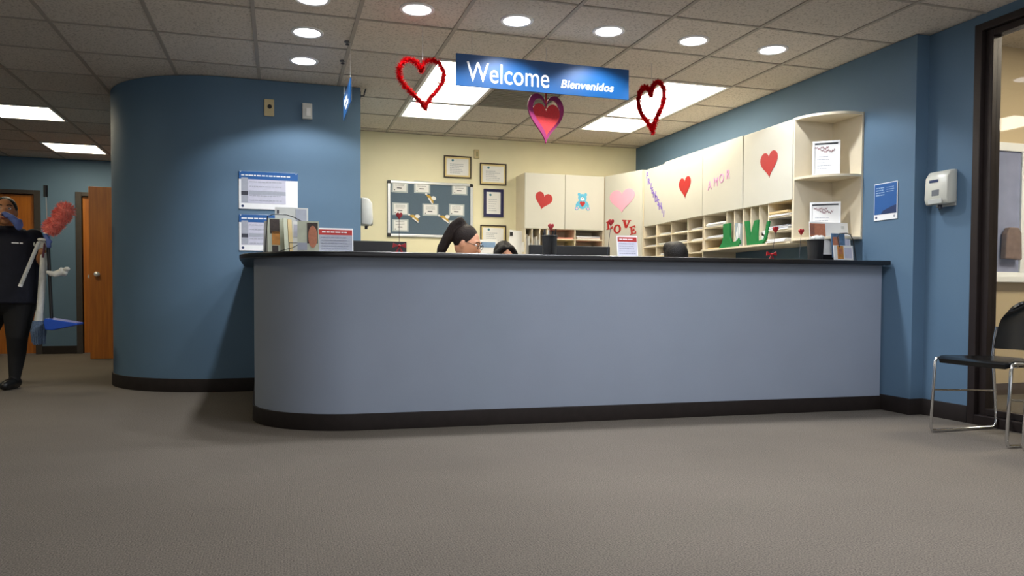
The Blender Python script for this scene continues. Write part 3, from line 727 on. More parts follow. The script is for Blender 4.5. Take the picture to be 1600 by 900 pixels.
dga = Vector((3.40,7.70)); dgb = Vector((3.58,7.155)); dang = atan2((dgb-dga).y,(dgb-dga).x); dl = (dgb-dga).length
dfr = Matrix.Translation((3.40,7.70,0)) @ Matrix.Rotation(dang,4,'Z')
MB().box(0.003,dl-0.003,0.0,0.016,0.10,CZ+CH, M=dfr).build('door', WHITE, t, bevel=.002)
XF = 3.58
def right_cab(label, y0, y1, doors, front=XF, h=CH):
    t = thing('wall_cabinet', label, 'cabinet', (3.93, y1, CZ), RX, 'cream wall cabinets')
    cab_box(t, y1-y0, 3.93-front, h, doors); return t
right_cab('narrow set-back cream cabinet door beside the corner, with purple writing', 6.685, 7.155, ((0,.47),), 3.600, CH-0.008)
right_cab('two door white cabinet on the right wall with red heart and AMOR', 5.372, 6.682, ((0,.70),(.70,1.31)))
right_cab('single door white cabinet with a red heart next to the curved end shelf', 4.745, 5.362, ((0,.617),), XF, CH-0.004)
# curved end shelf
t = thing('end_shelf', 'cream open end shelf with curved boards at the end of the cabinets', 'shelf', (3.93, 4.745, 0), RX)
SL = 0.315; SD = 0.345
MB().box(0.0,0.016,-SD,0,1.174,CZ+CH).build('side_panel', CREAM, t, bevel=.001)
MB().box(0.016,SL,-0.016,0,1.174,CZ+CH).build('back_panel', CREAM, t, bevel=.001)
def qshelf(z, th):
    pts = [(0.016,-0.016),(0.016,-SD)]
    for k in range(0, 15):
        a = k/14; x = 0.016+(SL-0.016)*sin(a*pi/2)**1.0; y = -SD+(SD-0.05)*(1-cos(a*pi/2))
        pts.append((x, y))
    pts.append((SL,-0.016))
    return MB().prism(pts, z, z+th).build('shelf_board', CREAM, t, bevel=.002)
qshelf(CZ+CH-0.02, 0.02); qshelf(1.613, 0.018); qshelf(1.174, 0.018)

# pigeonhole units
def board(t, name, x0,x1,y0,y1,z0,z1,m=CREAM): return MB().box(x0,x1,y0,y1,z0,z1).build(name, m, t, bevel=.0012)
PB = 0.012
# right wall, far unit (y 5.98..7.155): local x = 7.155 - y
t = thing('pigeonhole_unit', 'tall cream pigeonhole unit with papers, near the corner cabinet', 'pigeonholes', (3.93, 7.155, 0), RX, 'cream pigeonholes')
Wd = 7.155-5.985
board(t,'back',0,Wd,-0.008,0,0.90,CZ)
for y in (7.155-PB, 6.861, 6.561, 6.249, 5.985): board(t,'divider',7.155-y-PB,7.155-y,-0.335,-0.008,0.90,CZ-0.001)
cols = [(0.012,.282),(.294,.582),(.594,.894),(.906,1.158)]
for z in (1.365, 1.267, 1.165, 1.065, 0.965):
    for a,b in cols: board(t,'shelf',a+.0005,b-.0005,-0.335,-0.008,z-PB,z)
far_cols = [(7.155-a,7.155-b) for a,b in cols]
# right wall, near unit (y 4.745..5.98)
t = thing('pigeonhole_unit', 'cream pigeonhole unit with upright slots, beside the curved end shelf', 'pigeonholes', (3.93, 5.982, 0), RX, 'cream pigeonholes')
Wd = 5.982-4.748
board(t,'back',0,Wd,-0.008,0,1.174,CZ); board(t,'ledge',0,Wd,-0.362,-0.008,1.158,1.174)
for y in (5.970, 5.616, 5.503, 5.378, 5.272, 5.159, 5.044, 4.760): board(t,'divider',5.982-y-PB/2,5.982-y+PB/2,-0.335,-0.008,1.1745,CZ-0.001)
for y0,y1 in ((5.622,5.964),(4.766,5.038)):
    for z in (1.372,1.270): board(t,'shelf',5.982-y1+.0005,5.982-y0-.0005,-0.335,-0.008,z-PB,z)
# back wall unit
t = thing('pigeonhole_unit', 'cream pigeonhole unit under the back wall cabinet', 'pigeonholes', (2.487, BY, 0), 0, 'cream pigeonholes')
board(t,'back',0,.908,-0.008,0,0.90,CZ)
for x in (0.0, .078, .164, .247, .567, .896): board(t,'divider',x,x+PB,-0.315,-0.008,0.90,CZ-0.001)
for a,b in ((.2595,.5665),(.5795,.8955)):
    for z in (1.375,1.262,1.15,1.03): board(t,'shelf',a,b,-0.315,-0.008,z-PB,z)

# paper stacks in the pigeonholes
def paper_stack(label, loc, rz, w, d, n, m=PAPER, sl=0.0, grp='papers in the pigeonholes'):
    t = thing('paper_stack', label, 'papers', loc, rz, grp)
    z = 0
    for k in range(n):
        h = random.uniform(.003,.009); o = random.uniform(-.008,.008); r = random.uniform(-.05,.05)
        mb = MB().box(-w/2,w/2,-d/2,d/2,z,z+h-0.0005, M=Matrix.Translation((o,o,0)) @ Matrix.Rotation(r,4,'Z'))
        mb.build('sheet_bundle', m if not isinstance(m,(list,tuple)) else m[k % len(m)], t); z += h
    return t
rows = {1.365:'top row', 1.267:'second row', 1.165:'third row'}
cn = ['first','second','third','fourth']
for k,(a,b) in enumerate(far_cols):
    for z,rn in rows.items():
        if (k,z) in ((3,1.165),(0,1.165)): continue
        paper_stack('papers in the %s pigeonhole from the corner, %s' % (cn[k], rn), (3.735,(a+b)/2,z), RX, (a-b)*random.uniform(.7,.88), .24, random.choice((2,3,4)), [PAPER, GREYPAPER, PAPER])
paper_stack('white papers in the top cubby left of the green cut-outs', (3.72,5.79,1.372), RX, .27,.25,4)
paper_stack('loose white papers in the middle cubby left of the green cut-outs', (3.72,5.78,1.270), RX, .27,.25,3,[PAPER,GREYPAPER])
paper_stack('papers in the bottom cubby left of the green cut-outs', (3.72,5.79,1.1745), RX, .25,.25,2,[PAPER,MANILA])
paper_stack('manila folders on white papers in the top cubby by the end shelf', (3.72,4.90,1.372), RX, .23,.26,6,[PAPER,PAPER,PAPER,MANILA,MANILA,MANILA])
paper_stack('papers in the middle cubby by the end shelf', (3.72,4.90,1.270), RX, .23,.26,4,[PAPER,GREYPAPER])
paper_stack('white papers in the bottom cubby by the end shelf', (3.69,4.90,1.1745), RX, .22,.26,4)
paper_stack('salmon folders in the back unit left cubby', (2.905,7.84,1.375), 0, .28,.24,3,SALMON)
paper_stack('papers and a folder in the back unit right cubby', (3.225,7.84,1.375), 0, .27,.24,5,[GREYPAPER,PAPER,SALMON,PAPER])
paper_stack('salmon papers in the lower right cubby of the back unit', (3.225,7.84,1.262), 0, .24,.24,5,SALMON)
paper_stack('yellow and white slips in the lower left cubby of the back unit', (2.90,7.82,1.262), 0, .16,.2,4,[PAPER,mat('yellow_slip',(230,210,96),.8,noise=.04)])
for x, lab, m in ((2.532,'white papers standing in the leftmost slot of the back unit',PAPER),(2.616,'white papers standing in the second slot of the back unit',PAPER)):
    t = thing('standing_papers', lab, 'papers', (x, 7.84, 0.905), 0, 'standing papers in the back slots')
    for k in range(4):
        MB().box(-.028+k*.013,-.026+k*.013,-.12-.01*k,.1,0,.43+.03*k, M=Matrix.Rotation(radians(-3+2*k),4,'Y')).build('sheet', m, t)

# green cut-outs on the ledge (facing -X; local x toward the camera)
def cutout(name, label, y, poly, m, d=0.02, x=3.59):
    o = MB().prism(poly, -d/2, d/2, 'y').build(name, m, None, bevel=.002, loc=(x, y, 1.1745), rot=(0,0,RX))
    return tag(o, label, 'cut-out', 'green cut-outs on the ledge')
cutout('green_cutout','green L-shaped board leftmost on the pigeonhole ledge',5.69,[(-.02,0),(.26,0),(.285,.03),(.27,.07),(.235,.045),(.165,.04),(.14,.09),(.14,.2),(.04,.2),(.045,.09),(.03,.05)],GREEN)
cutout('green_cutout','wide green V-shaped board in the middle of the pigeonhole ledge',5.36,[(.02,.195),(.07,.195),(.10,.07),(.155,.19),(.205,.192),(.195,.08),(.20,0),(.06,0),(.05,.06)],GREEN)
cutout('green_cutout','green hook-shaped board rightmost on the pigeonhole ledge',5.17,[(.0,.02),(.02,0),(.07,0),(.115,.04),(.135,.09),(.15,.17),(.125,.17),(.105,.08),(.085,.035),(.04,.03)],GREEN)
cutout('white_cutout','white card leaning beside the green L-shaped board',5.52,[(0,0.015),(.035,.035),(.04,.1),(.075,.19),(.085,.19),(.10,.10),(.06,.02),(.03,.01)],PAPER,.012,x=3.60)
cutout('white_cutout','white angled card beside the green hook board',5.17,[(-.03,.10),(.0,.105),(.02,.0),(.085,.045),(.11,.2),(.10,.2),(.07,.11),(.02,.10)],PAPER,.012,x=3.62)
t = thing('plastic_sleeves', 'clear plastic sleeves standing in a slot between the green boards', 'sleeves', (3.64,5.44,1.1745), RX)
for k in range(3): MB().box(-.02+.02*k,-.018+.02*k,-.05,.2,0,.2-.01*k, M=Matrix.Rotation(radians(-8+6*k),4,'Y')).build('sleeve', SLEEVE, t)

# ================================================================ paper decorations on the cabinets
def paper_heart(label, loc, rz, w, h, tilt, m, d=0.003, grp='paper hearts on the cabinets'):
    o = MB().prism(heart_poly(w,h,40,tilt), -d, -0.0003, 'y').build('paper_heart', m, None, loc=loc, rot=(0,0,rz))
    return tag(o, label, 'paper heart', grp)
paper_heart('tilted red paper heart on the back cabinet door', (2.690,7.70,1.768), 0, .195, .185, radians(-14), RED)
paper_heart('smaller red paper heart on the two door white cabinet', (XF,6.285,1.765), RX, .215, .195, radians(3), RED)
paper_heart('red paper heart on the cabinet next to the end shelf', (XF,5.022,1.772), RX, .215, .20, radians(3), RED)
dloc = lambda s_, z: (3.40+(dgb-dga).x/dl*s_, 7.70+(dgb-dga).y/dl*s_, z)
paper_heart('big pale pink paper heart on the angled corner cabinet', dloc(.277,1.77), dang, .385, .25, 0, PINK)
t = thing('paper_bear', 'light blue paper teddy bear holding a red heart on the back cabinet door', 'paper bear', (3.139,7.70,1.775), 0)
def disc(name, x, z, a, b, m, y0, tilt=0): return MB().prism(ellipse(x,z,a,b,22,tilt), -y0-0.0015, -0.0003, 'y').build(name, m, t)
disc('body',0,-.02,.052,.055,SKYBLUE,.001); disc('head',0,.048,.050,.042,SKYBLUE,.0015)
for s_ in (-1,1):
    disc('ear',s_*.038,.083,.017,.017,SKYBLUE,.001); disc('arm',s_*.052,-.018,.018,.036,SKYBLUE,.002,s_*.6)
    f_ = disc('foot',s_*.066,-.068,.022,.020,SKYBLUE,.0025); disc('sole',s_*.066,-.068,.012,.012,PINK,.0035)
    disc('eye',s_*.016,.058,.005,.006,INK,.003)
disc('muzzle',0,.035,.024,.017,PAPER,.0028); disc('nose',0,.042,.007,.005,INK,.0035)
MB().prism(heart_poly(.062,.066,30,cz=-.022), -.005,-.0003,'y').build('heart', RED, t)
# LOVE letters
LET = {
 'L':[(0,0),(.9,0),(.95,.35),(.82,.35),(.70,.14),(.42,.14),(.42,.88),(.58,.9),(.58,1),(0,1),(0,.9),(.16,.88),(.16,.12),(0,.1)],
 'V':[(.38,0),(.62,0),(.92,.88),(1.05,.9),(1.05,1),(.62,1),(.62,.9),(.74,.88),(.57,.34),(.38,.88),(.5,.9),(.5,1),(-.05,1),(-.05,.9),(.08,.88)],
 'E':[(0,0),(.9,0),(.95,.32),(.83,.32),(.72,.13),(.42,.13),(.42,.45),(.58,.45),(.62,.34),(.72,.34),(.72,.68),(.62,.68),(.58,.57),(.42,.57),(.42,.87),(.70,.87),(.78,.70),(.90,.70),(.86,1),(0,1),(0,.9),(.16,.88),(.16,.12),(0,.1)]}
def love(ch, s0, z0, w, h, tilt):
    lab = {'L':'red serif paper letter L on the corner cabinet','O':'red paper letter O on the corner cabinet','V':'red serif paper letter V on the corner cabinet','E':'red serif paper letter E on the corner cabinet'}[ch]
    mb = MB()
    if ch == 'O':
        a = ellipse(.5,.5,.5,.5,26); b_ = ellipse(.5,.5,.24,.34,26); n = 26
        vv = []
        for y in (-.003,-.0003):
            vv += [(x*w-w/2,y,z*h-h/2) for x,z in a] + [(x*w-w/2,y,z*h-h/2) for x,z in b_]
        ff = []
        for i in range(n):
            j=(i+1)%n; ff += [(i,n+i,n+j,j),(2*n+i,2*n+j,3*n+j,3*n+i),(i,j,2*n+j,2*n+i),(n+i,3*n+i,3*n+j,n+j)]
        mb.add(vv,ff)
    else: mb.prism([(x*w-w/2,z*h-h/2) for x,z in LET[ch]], -.003,-.0003,'y')
    o = mb.build('paper_letter', RED, None, loc=dloc(s0,z0)); fix_normals(o)
    o.rotation_euler = (Matrix.Rotation(dang,3,'Z') @ Matrix.Rotation(tilt,3,'Y')).to_euler()
    tag(o, lab, 'letter', 'LOVE letters on the corner cabinet')
love('L',.087,1.528,.105,.088,radians(-4)); love('O',.207,1.480,.115,.098,0); love('V',.345,1.523,.125,.084,radians(6)); love('E',.447,1.452,.100,.088,radians(-8))
# FRIENDSHIP / AMOR letters
word = 'FRIENDSHIP'
for k, ch in enumerate(word):
    f = k/(len(word)-1); y = 7.085-(7.085-6.715)*f; z = 1.965-(1.965-1.54)*f**0.85
    o = text_mesh(ch, .088, PURPLE, 'paper_letter', None, (3.598,y,z), (pi/2,random.uniform(-.25,.25),RX), sx=.95, offset=.002, extrude=.001, align='CENTER')
    tag(o, 'purple paper letter %s in the slanting word FRIENDSHIP, %s letter' % (ch, ['first','second','third','fourth','fifth','sixth','seventh','eighth','ninth','last'][k]), 'letter', 'FRIENDSHIP letters')
for k, ch in enumerate('AMOR'):
    f = k/3; y = 5.86-(5.86-5.58)*f; z = 1.69+.055*f
    o = text_mesh(ch, .11, PALEPINK, 'paper_letter', None, (3.578,y,z), (pi/2,random.uniform(-.2,.2),RX), sx=.85, offset=0.0, extrude=.0015, align='CENTER')
    tag(o, 'pale pink paper letter %s of the word AMOR on the white cabinet' % ch, 'letter', 'AMOR letters')

# ================================================================ desk behind the counter
dk = thing('desk', 'low work desk hidden behind the reception counter', 'desk', (0,0,0))
MB().box(0.35,3.55,4.66,5.10,0.71,0.74).build('worktop', CREAM, dk, bevel=.003)
for x in (0.4, 1.95, 3.45): MB().box(x,x+.03,4.68,5.08,0,0.71).build('support', CREAM, dk)
bd = thing('back_desk', 'low cream desk along the cream back wall', 'desk', (0,0,0))
MB().box(0.75,2.45,7.45,8.0,0.71,0.74).build('worktop', CREAM, bd, bevel=.003)
for x in (0.8, 2.38): MB().box(x,x+.03,7.48,7.98,0,0.71).build('support', CREAM, bd)
def monitor(label, xc, y, ztop, w, h=0.33):
    t = thing('computer_monitor', label, 'monitor', (xc, y, 0.74), 0, 'monitors behind the counter')
    zt = ztop-0.74
    MB().box(-w/2,w/2,-.012,.018,zt-h,zt).build('housing', BLACK, t, bevel=.004)
    MB().box(-w*.3,w*.3,-.04,-.012,zt-h*.85,zt-h*.25).build('rear_bulge', BLACK, t, bevel=.01)
    MB().box(-w/2+.012,w/2-.012,.018,.020,zt-h+.015,zt-.012).build('screen', mat('dark_screen',(18,22,30),.15,noise=.05), t)
    MB().box(-.03,.03,-.03,-.012,0.015,zt-h*.5).build('neck', BLACK, t)
    MB().box(-.11,.11,-.09,.09,0,.015).build('foot', BLACK, t, bevel=.004)
monitor('black monitor top behind the counter, right of the red header flyer', 0.555, 4.86, 1.108, 0.44, .30)
monitor('wide black monitor behind the mesh pen cup in the middle of the counter', 1.893, 4.86, 1.107, 0.585, .33)

# back desk items
t = thing('paper_organizer', 'white box with a blue label strip below the low certificate', 'box', (2.06,7.72,0.74))
MB().box(-.10,.10,-.1,.1,0,.60).build('box', PAPER, t, bevel=.004)
MB().box(-.07,.08,-.103,-.1,.52,.575).build('label_strip', mat('pale_blue_label',(132,162,196),.6,noise=.05), t)
t = thing('hanging_papers', 'tilted stack of white papers clipped beside the back cabinet', 'papers', (2.36,7.80,0.74))
for k in range(3):
    MB().box(-.085,.085,-.004+.005*k,0+.005*k,0.0,.72-.015*k, M=Matrix.Rotation(radians(6+3*k),4,'Y')).build('sheet', PAPER, t)
MB().box(-.01,.02,-.012,-.004,.66,.70).build('clip', BLACK, t)

# ================================================================ counter-top things
def lay_photo(mb_list): pass
def flyer_stand(label, x, y, rz, w, h, redfrac=.22):
    t = thing('flyer_stand', label, 'flyer stand', (x,y,TOP), rz, 'flyer stands on the counter')
    tilt = Matrix.Rotation(radians(-8),4,'X')
    MB().box(-w/2,w/2,-.002,.002,0.004,h, M=tilt).build('holder', SIGNWHITE, t)
    MB().box(-w/2,w/2,-.03,.05,0,.004).build('foot', mat('clear_acrylic',(226,230,232),.1,noise=.02), t)
    MB().box(-w/2+.006,w/2-.006,-.0035,-.002,.012,h*(1-redfrac)-.008, M=tilt).build('flyer_text_area', LILAC if w<.16 else GREYPAPER, t)
    MB().box(-w/2+.006,w/2-.006,-.0035,-.002,h*(1-redfrac)-.008,h-.010, M=tilt).build('red_header', REDHEAD, t)
    b = MB(); word_bars(b,-w*.38,w*.36,h*(1-redfrac*.6)-.008,h*.045,-.0036); b.v=[tuple(tilt @ Vector(p)) for p in b.v]; b.build('header_print', SIGNWHITE, t)
    b = MB()
    for k in range(5): word_bars(b,-w*.40,w*.38,h*(.62-.11*k),.004,-.0036)
    b.v=[tuple(tilt @ Vector(p)) for p in b.v]; b.build('body_print', mat('faint_ink',(140,144,160),.8,noise=.05), t)
flyer_stand('wide flyer stand with red header beside the brochure rack', 0.318, 4.62, 0, 0.205, .155)
flyer_stand('smaller flyer stand with red header under the LOVE letters', 2.130, 4.45, 0, 0.145, .145)

def wire_path(t, pts, r=.0022, name='wire'): return MB().tube(pts, r, 6).build(name, BLACK, t, smooth=50)
def brochure(t, name, x0, x1, y, z0, z1, base, blocks, lean=0.0, yaw=0.0, th=.006):
    M = Matrix.Translation((x0,y,z0)) @ Matrix.Rotation(yaw,4,'Z') @ Matrix.Rotation(lean,4,'X')
    w, h = x1-x0, z1-z0
    b = MB().box(0,w,0,th,0,h,M=M).build(name, base, t)
    for (nm,a0,a1,c0,c1,m) in blocks:
        if nm == 'face':
            MB().prism(ellipse((a0+a1)/2*w,(c0+c1)/2*h,(a1-a0)/2*w,(c1-c0)/2*h,20), -.0016,-.0006,'y',M=M).build(nm, m, b)
        else: MB().box(a0*w,a1*w,-.0010,-.0001,c0*h,c1*h,M=M).build(nm, m, b)
    return b
t = thing('brochure_rack', 'black wire rack of brochures at the left end of the counter', 'brochure rack', (0.02,4.66,TOP))
brochure(t,'brochure',-.085,.015,-.01,.004,.205,SAGEP,[('photo',.15,.7,.55,.98,DARKP),('figure',.25,.7,.22,.62,ORANGEP),('figure_base',.25,.6,.02,.2,DARKP)],radians(-6),radians(10))
brochure(t,'brochure',.01,.035,-.03,.004,.205,SAGEP,[],radians(-6),radians(25)); brochure(t,'brochure',.035,.06,-.02,.004,.20,MANILA,[],radians(-6),radians(25))
brochure(t,'brochure',.055,.12,-.01,.004,.19,PAPER,[('print',.1,.9,.5,.9,LILAC)],radians(-6))
brochure(t,'brochure',-.045,.145,.05,.004,.28,GREYPL,[('photo',.62,.95,.55,.97,GREYPAPER),('emblem',.06,.12,.86,.94,INK)],radians(-8))
brochure(t,'brochure',-.112,-.075,.02,.004,.19,PAPER,[],radians(-6),radians(-20))
wire_path(t,[(-.10,-.03,.003),(-.085,-.028,.21),(-.05,-.02,.225),(.02,.0,.225),(.06,.02,.215),(.11,.03,.19)],.003)
wire_path(t,[(-.02,-.045,.01),(.05,-.045,.03),(.13,-.04,.075)]); wire_path(t,[(.035,-.045,.003),(.035,-.045,.06),(.13,-.04,.06)])
wire_path(t,[(-.105,-.035,.002),(.13,-.045,.002),(.14,.06,.002),(-.09,.06,.002),(-.105,-.035,.002)])
t = thing('photo_brochure', 'upright brochure with a smiling face photo beside the wire rack', 'brochure', (0.157,4.56,TOP), 0)
brochure(t,'card',-.058,.062,0,.0,.185,SAGEP,[('hair',.45,.95,.30,.95,DARKP),('face',.50,.93,.16,.86,FLESHP),('stripe',0,.45,.08,.32,GREYPAPER)],radians(-5))
def heart_pick(label, x, y, zh, dx=0.0, bow=True, size=.036):
    t = thing('heart_pick', label, 'heart pick', (x,y,TOP), 0, 'red heart picks on the counter')
    zz = zh-TOP
    MB().tube([(0,0,0.0),(dx*.5,0,zz*.5),(dx,0,zz-size*.4)], .0016, 6).build('stick', INK, t)
    MB().prism(heart_poly(size,size*1.15,30,0,dx,zz), -.009,.009,'y').build('heart', DARKRED, t, bevel=.005, smooth=50)
    if bow:
        b = MB()
        for s_ in (-1,1):
            b.prism([(0,.045),(s_*.035,.062),(s_*.04,.035)], -.006,.006,'y'); b.prism([(0,.045),(s_*.028,.0),(s_*.010,.0)], -.004,.004,'y')
        b.ell((0,-.002,.045),(.009,.009,.009),10,8); b.build('bow', DARKRED, t, bevel=.001)
    MB().lathe([(.001,0),(.016,0),(.016,.004),(.001,.006)],14).build('base', INK, t)
heart_pick('red heart pick with bow in front of the bulletin board', .668, 4.45, 1.228)
heart_pick('red heart pick right of the wide monitor, before the letter L', 1.985, 4.45, 1.232, .025, False)
heart_pick('red heart pick with bow standing right of the green cut-outs', 3.200, 4.45, 1.222, .03)
heart_pick('red heart pick left of the mesh pen cup near the end shelf', 3.46, 4.50, 1.218, .015, False)
def mesh_cup(label, x, y, r, h, pens, heart=False):
    t = thing('mesh_pen_cup', label, 'pen cup', (x,y,TOP), 0, 'black mesh cups on the counter')
    MB().lathe([(r*.86,0),(r*.86,.003),(r*.87,.003),(r,h-.004),(r,h),(r*.94,h),(r*.94,h-.01),(r*.80,.006),(.001,.006)],24).build('cup', mat('black_wire_mesh',(24,24,26),.5,metal=.3,noise=.6,nscale=320,bump=.6,bscale=500), t, smooth=40)
    MB().tube([(r*cos(2*pi*k/24),r*sin(2*pi*k/24),h) for k in range(24)], .0035, 6, closed=True).build('rim', BLACK, t)
    for k in range(pens):
        a = 2*pi*k/pens; c = Vector((cos(a),sin(a),0))
        m = [BLACK, INK, GREYPL, BLACK][k % 4]
        MB().tube([c*r*.4+Vector((0,0,.01)), c*r*.85+Vector((0,0,h+.02+.01*(k%3)))], .005, 8).build('pen', m, t)
    if heart:
        MB().tube([(0,0,.02),(.008,0,h+.045)], .0015, 6).build('pick_stick', INK, t)
        MB().prism(heart_poly(.034,.042,30,0,.008,h+.055), -.009,.009,'y').build('pick_heart', DARKRED, t, bevel=.005, smooth=50)
mesh_cup('black mesh pen cup with a red heart in the middle of the counter', 1.602, 4.46, .048, .128, 9, True)
mesh_cup('black mesh pen cup at the right end of the counter', 3.563, 4.46, .056, .150, 0)
t = thing('paper_tissue', 'crumpled white tissue on top of the mesh pen cup at the right', 'tissue', (3.575,4.46,TOP+.105))
MB().ell((0,0,.05),(.038,.03,.03),14,10).ell((.025,-.01,.06),(.026,.02,.02),12,8).ell((-.025,0,.055),(.022,.022,.018),12,8).build('tissue', WHITECLOTH, t, smooth=60)
t = thing('brochure_rack', 'black wire rack with photo brochures at the right end of the counter', 'brochure rack', (3.75,4.42,TOP))
brochure(t,'brochure',-.085,.075,-.03,.003,.115,PAPER,[('photo',.18,.50,.15,.98,ORANGEP),('figure',.22,.44,.45,.8,FLESHP),('text',.55,.92,.2,.85,LILAC)],radians(-6))
brochure(t,'brochure',-.075,.035,.0,.03,.20,PHOTOBLUE,[('figure',.08,.55,.35,.85,FLESHP),('dark',.1,.5,.22,.38,DARKP)],radians(-6))
brochure(t,'brochure',.0,.09,.01,.03,.195,PAPER,[('text',.1,.9,.3,.9,LILAC)],radians(-6))
wire_path(t,[(-.05,-.035,.10),(-.055,-.02,.17),(-.03,-.01,.195),(.03,-.01,.20),(.06,-.012,.19),(.078,-.02,.15),(.092,-.035,.003)],.0035)
wire_path(t,[(-.092,-.04,.002),(.092,-.04,.002),(.092,.03,.002),(-.092,.03,.002),(-.092,-.04,.002)])
t = thing('white_folder', 'white folder with a photo corner standing behind the right brochure rack', 'folder', (3.72,4.50,TOP))
brochure(t,'card',-.16,.165,0,.055,.285,PAPER,[('photo',.0,.40,.55,.95,FLESHP),('photo_shadow',.0,.12,.6,.93,PHOTOBLUE),('emblem',.84,.92,.06,.16,INK),('seal',.82,.90,.80,.90,GREYPL)],radians(-6))
MB().box(-.15,.16,.0,.03,0,.055).build('stand', BLACK, t)
# framed notices on the end shelf
def notice(label, z, w, h, y=4.60, x=3.755, rz=radians(-38)):
    t = thing('framed_notice', label, 'framed notice', (x,y,z), rz, 'framed notices on the end shelf')
    M = Matrix.Rotation(radians(-5),4,'X')
    for x0,x1,z0,z1 in ((-w/2,w/2,h-.014,h),(-w/2,w/2,0,.014),(-w/2,-w/2+.014,.014,h-.014),(w/2-.014,w/2,.014,h-.014)):
        MB().box(x0,x1,-.012,.004,z0,z1,M=M).build('frame_side', SIGNWHITE, t, bevel=.001)
    MB().box(-w/2+.014,w/2-.014,-.004,.003,.014,h-.014,M=M).build('paper', PAPER, t)
    MB().box(-w/2+.016,w/2-.016,-.006,-.004,h-.024,h-.016,M=M).build('top_bar', INK, t)
    sc = MB()
    for (cx,cz,ww) in ((-.03,h-.05,.09),(.01,h-.072,.09)):
        pts = [M @ Vector((cx-ww/2+ww*k/40, -.006, cz+.008*sin(k*1.15)+.006*sin(k*.37))) for k in range(41)]
        sc.tube(pts,.0013,5)
    sc.build('script_title', MAROON, t)
    b = MB()
    for k in range(5): word_bars(b,-w*.32,w*.3,h*.55-k*h*.085,.004,-.0045,0,random.uniform(.4,.8))
    b.v=[tuple(M @ Vector(p)) for p in b.v]; b.build('print', GREYPAPER, t)
notice('white framed notice on the middle board of the end shelf', 1.632, .185, .255)
notice('white framed notice on the lowest board of the end shelf', 1.193, .205, .255, 4.59, 3.745)

# loose papers on the counter
for x, y, w, lab in ((1.02,4.36,.30,'white paper lying on the counter before the seated woman'),(1.42,4.36,.12,'small white paper lying on the counter left of the pen cup'),(2.12,4.33,.22,'white paper lying before the small flyer stand')):
    tag(MB().box(-w/2,w/2,-.07,.07,0,.003).build('loose_paper', PAPER, None, loc=(x,y,TOP+.0003)), lab, 'paper', 'loose papers on the counter')

# ================================================================ waiting chairs
def make_chair(label, loc, rz, seatm=BLACKGLOSS, group='stacking chairs by the glass front'):
    """local frame: faces -y, x across; origin on floor at centre"""
    t = thing('stacking_chair', label, 'chair', loc, rz, group)
    w = .225
    # seat: dished shell
    def shell(name, f, nu, nv, th, m):
        top = [[Vector(f(i/(nu-1), j/(nv-1))) for i in range(nu)] for j in range(nv)]
        vv=[];ff=[]
        nrm=[[None]*nu for _ in range(nv)]
        for j in range(nv):
            for i in range(nu):
                du=top[j][min(i+1,nu-1)]-top[j][max(i-1,0)]; dv=top[min(j+1,nv-1)][i]-top[max(j-1,0)][i]
                nrm[j][i]=du.cross(dv).normalized()
        for j in range(nv):
            for i in range(nu): vv.append(top[j][i])
        for j in range(nv):
            for i in range(nu): vv.append(top[j][i]-nrm[j][i]*th)
        N=nu*nv
        for j in range(nv-1):
            for i in range(nu-1):
                a=j*nu+i; ff.append((a,a+1,a+nu+1,a+nu)); ff.append((N+a,N+a+nu,N+a+nu+1,N+a+1))
        for i in range(nu-1):
            ff.append((i,N+i,N+i+1,i+1)); b=(nv-1)*nu+i; ff.append((b,b+1,N+b+1,N+b))
        for j in range(nv-1):
            a=j*nu; ff.append((a,a+nu,N+a+nu,N+a)); a=j*nu+nu-1; ff.append((a,N+a,N+a+nu,a+nu))
        mb=MB(); mb.add(vv,ff); o=mb.build(name,m,t,smooth=50); fix_normals(o); return o
    def seat_f(u,v):
        x=(u-.5)*2; y=-.235+.44*v
        rx=w*(1-.10*max(0,(.12-v)/.12)**2-.06*v)
        return (x*rx, y+.02*(1-abs(x))*0, .445-.022*(1-x*x)*sin(pi*min(1,v*1.0))-.02*max(0,1-v/.14)**2-.015*v)
    shell('seat', seat_f, 17, 15, .026, seatm)
    def back_f(u,v):
        x=(u-.5)*2; z=.475+.285*v
        r=w*(1.0-.05*(1-v))*(1-.50*max(0,(v-.35)/.65)**3.2)
        return (x*r, .215+.06*v+.045*(1-x*x)-.03, z-.035*x*x*v-.0*v)
    shell('backrest', back_f, 17, 13, .016, seatm)
    for s_ in (-1,1):
        x=s_*.236
        pts=[]
        key=[(x*.93,.205,.60),(x*.97,.20,.52),(x,.20,.44),(x,.235,.06),(x,.232,.025),(x,.21,.011),(x,-.20,.011),(x,-.235,.014),(x,-.245,.035),(x,-.225,.40),(x*.99,-.215,.425),(x*.96,-.19,.43),(x*.9,.18,.415)]
        MB().tube(key,.0085,8).build('side_frame', CHROME, t, smooth=60)
        MB().tube([(x,-.236,.245),(x,.215,.225)],.006,8).build('side_bar', CHROME, t, smooth=60)
    MB().tube([(-.236,.18,.41),(.236,.18,.41)],.008,8).build('cross_bar', CHROME, t, smooth=60)
    MB().tube([(-.226,-.17,.415),(.226,-.17,.415)],.008,8).build('cross_bar', CHROME, t, smooth=60)
    return t
make_chair('black stacking chair with chrome frame in front of the glass front', (3.775,3.185,0), RX)
make_chair('second black chrome chair, cut off by the right edge of the picture', (3.765,2.615,0), RX)
make_chair('navy chair inside the glazed office, seen through the pane', (4.80,3.35,0), radians(140), NAVYCHAIR, 'office chairs behind the glass')

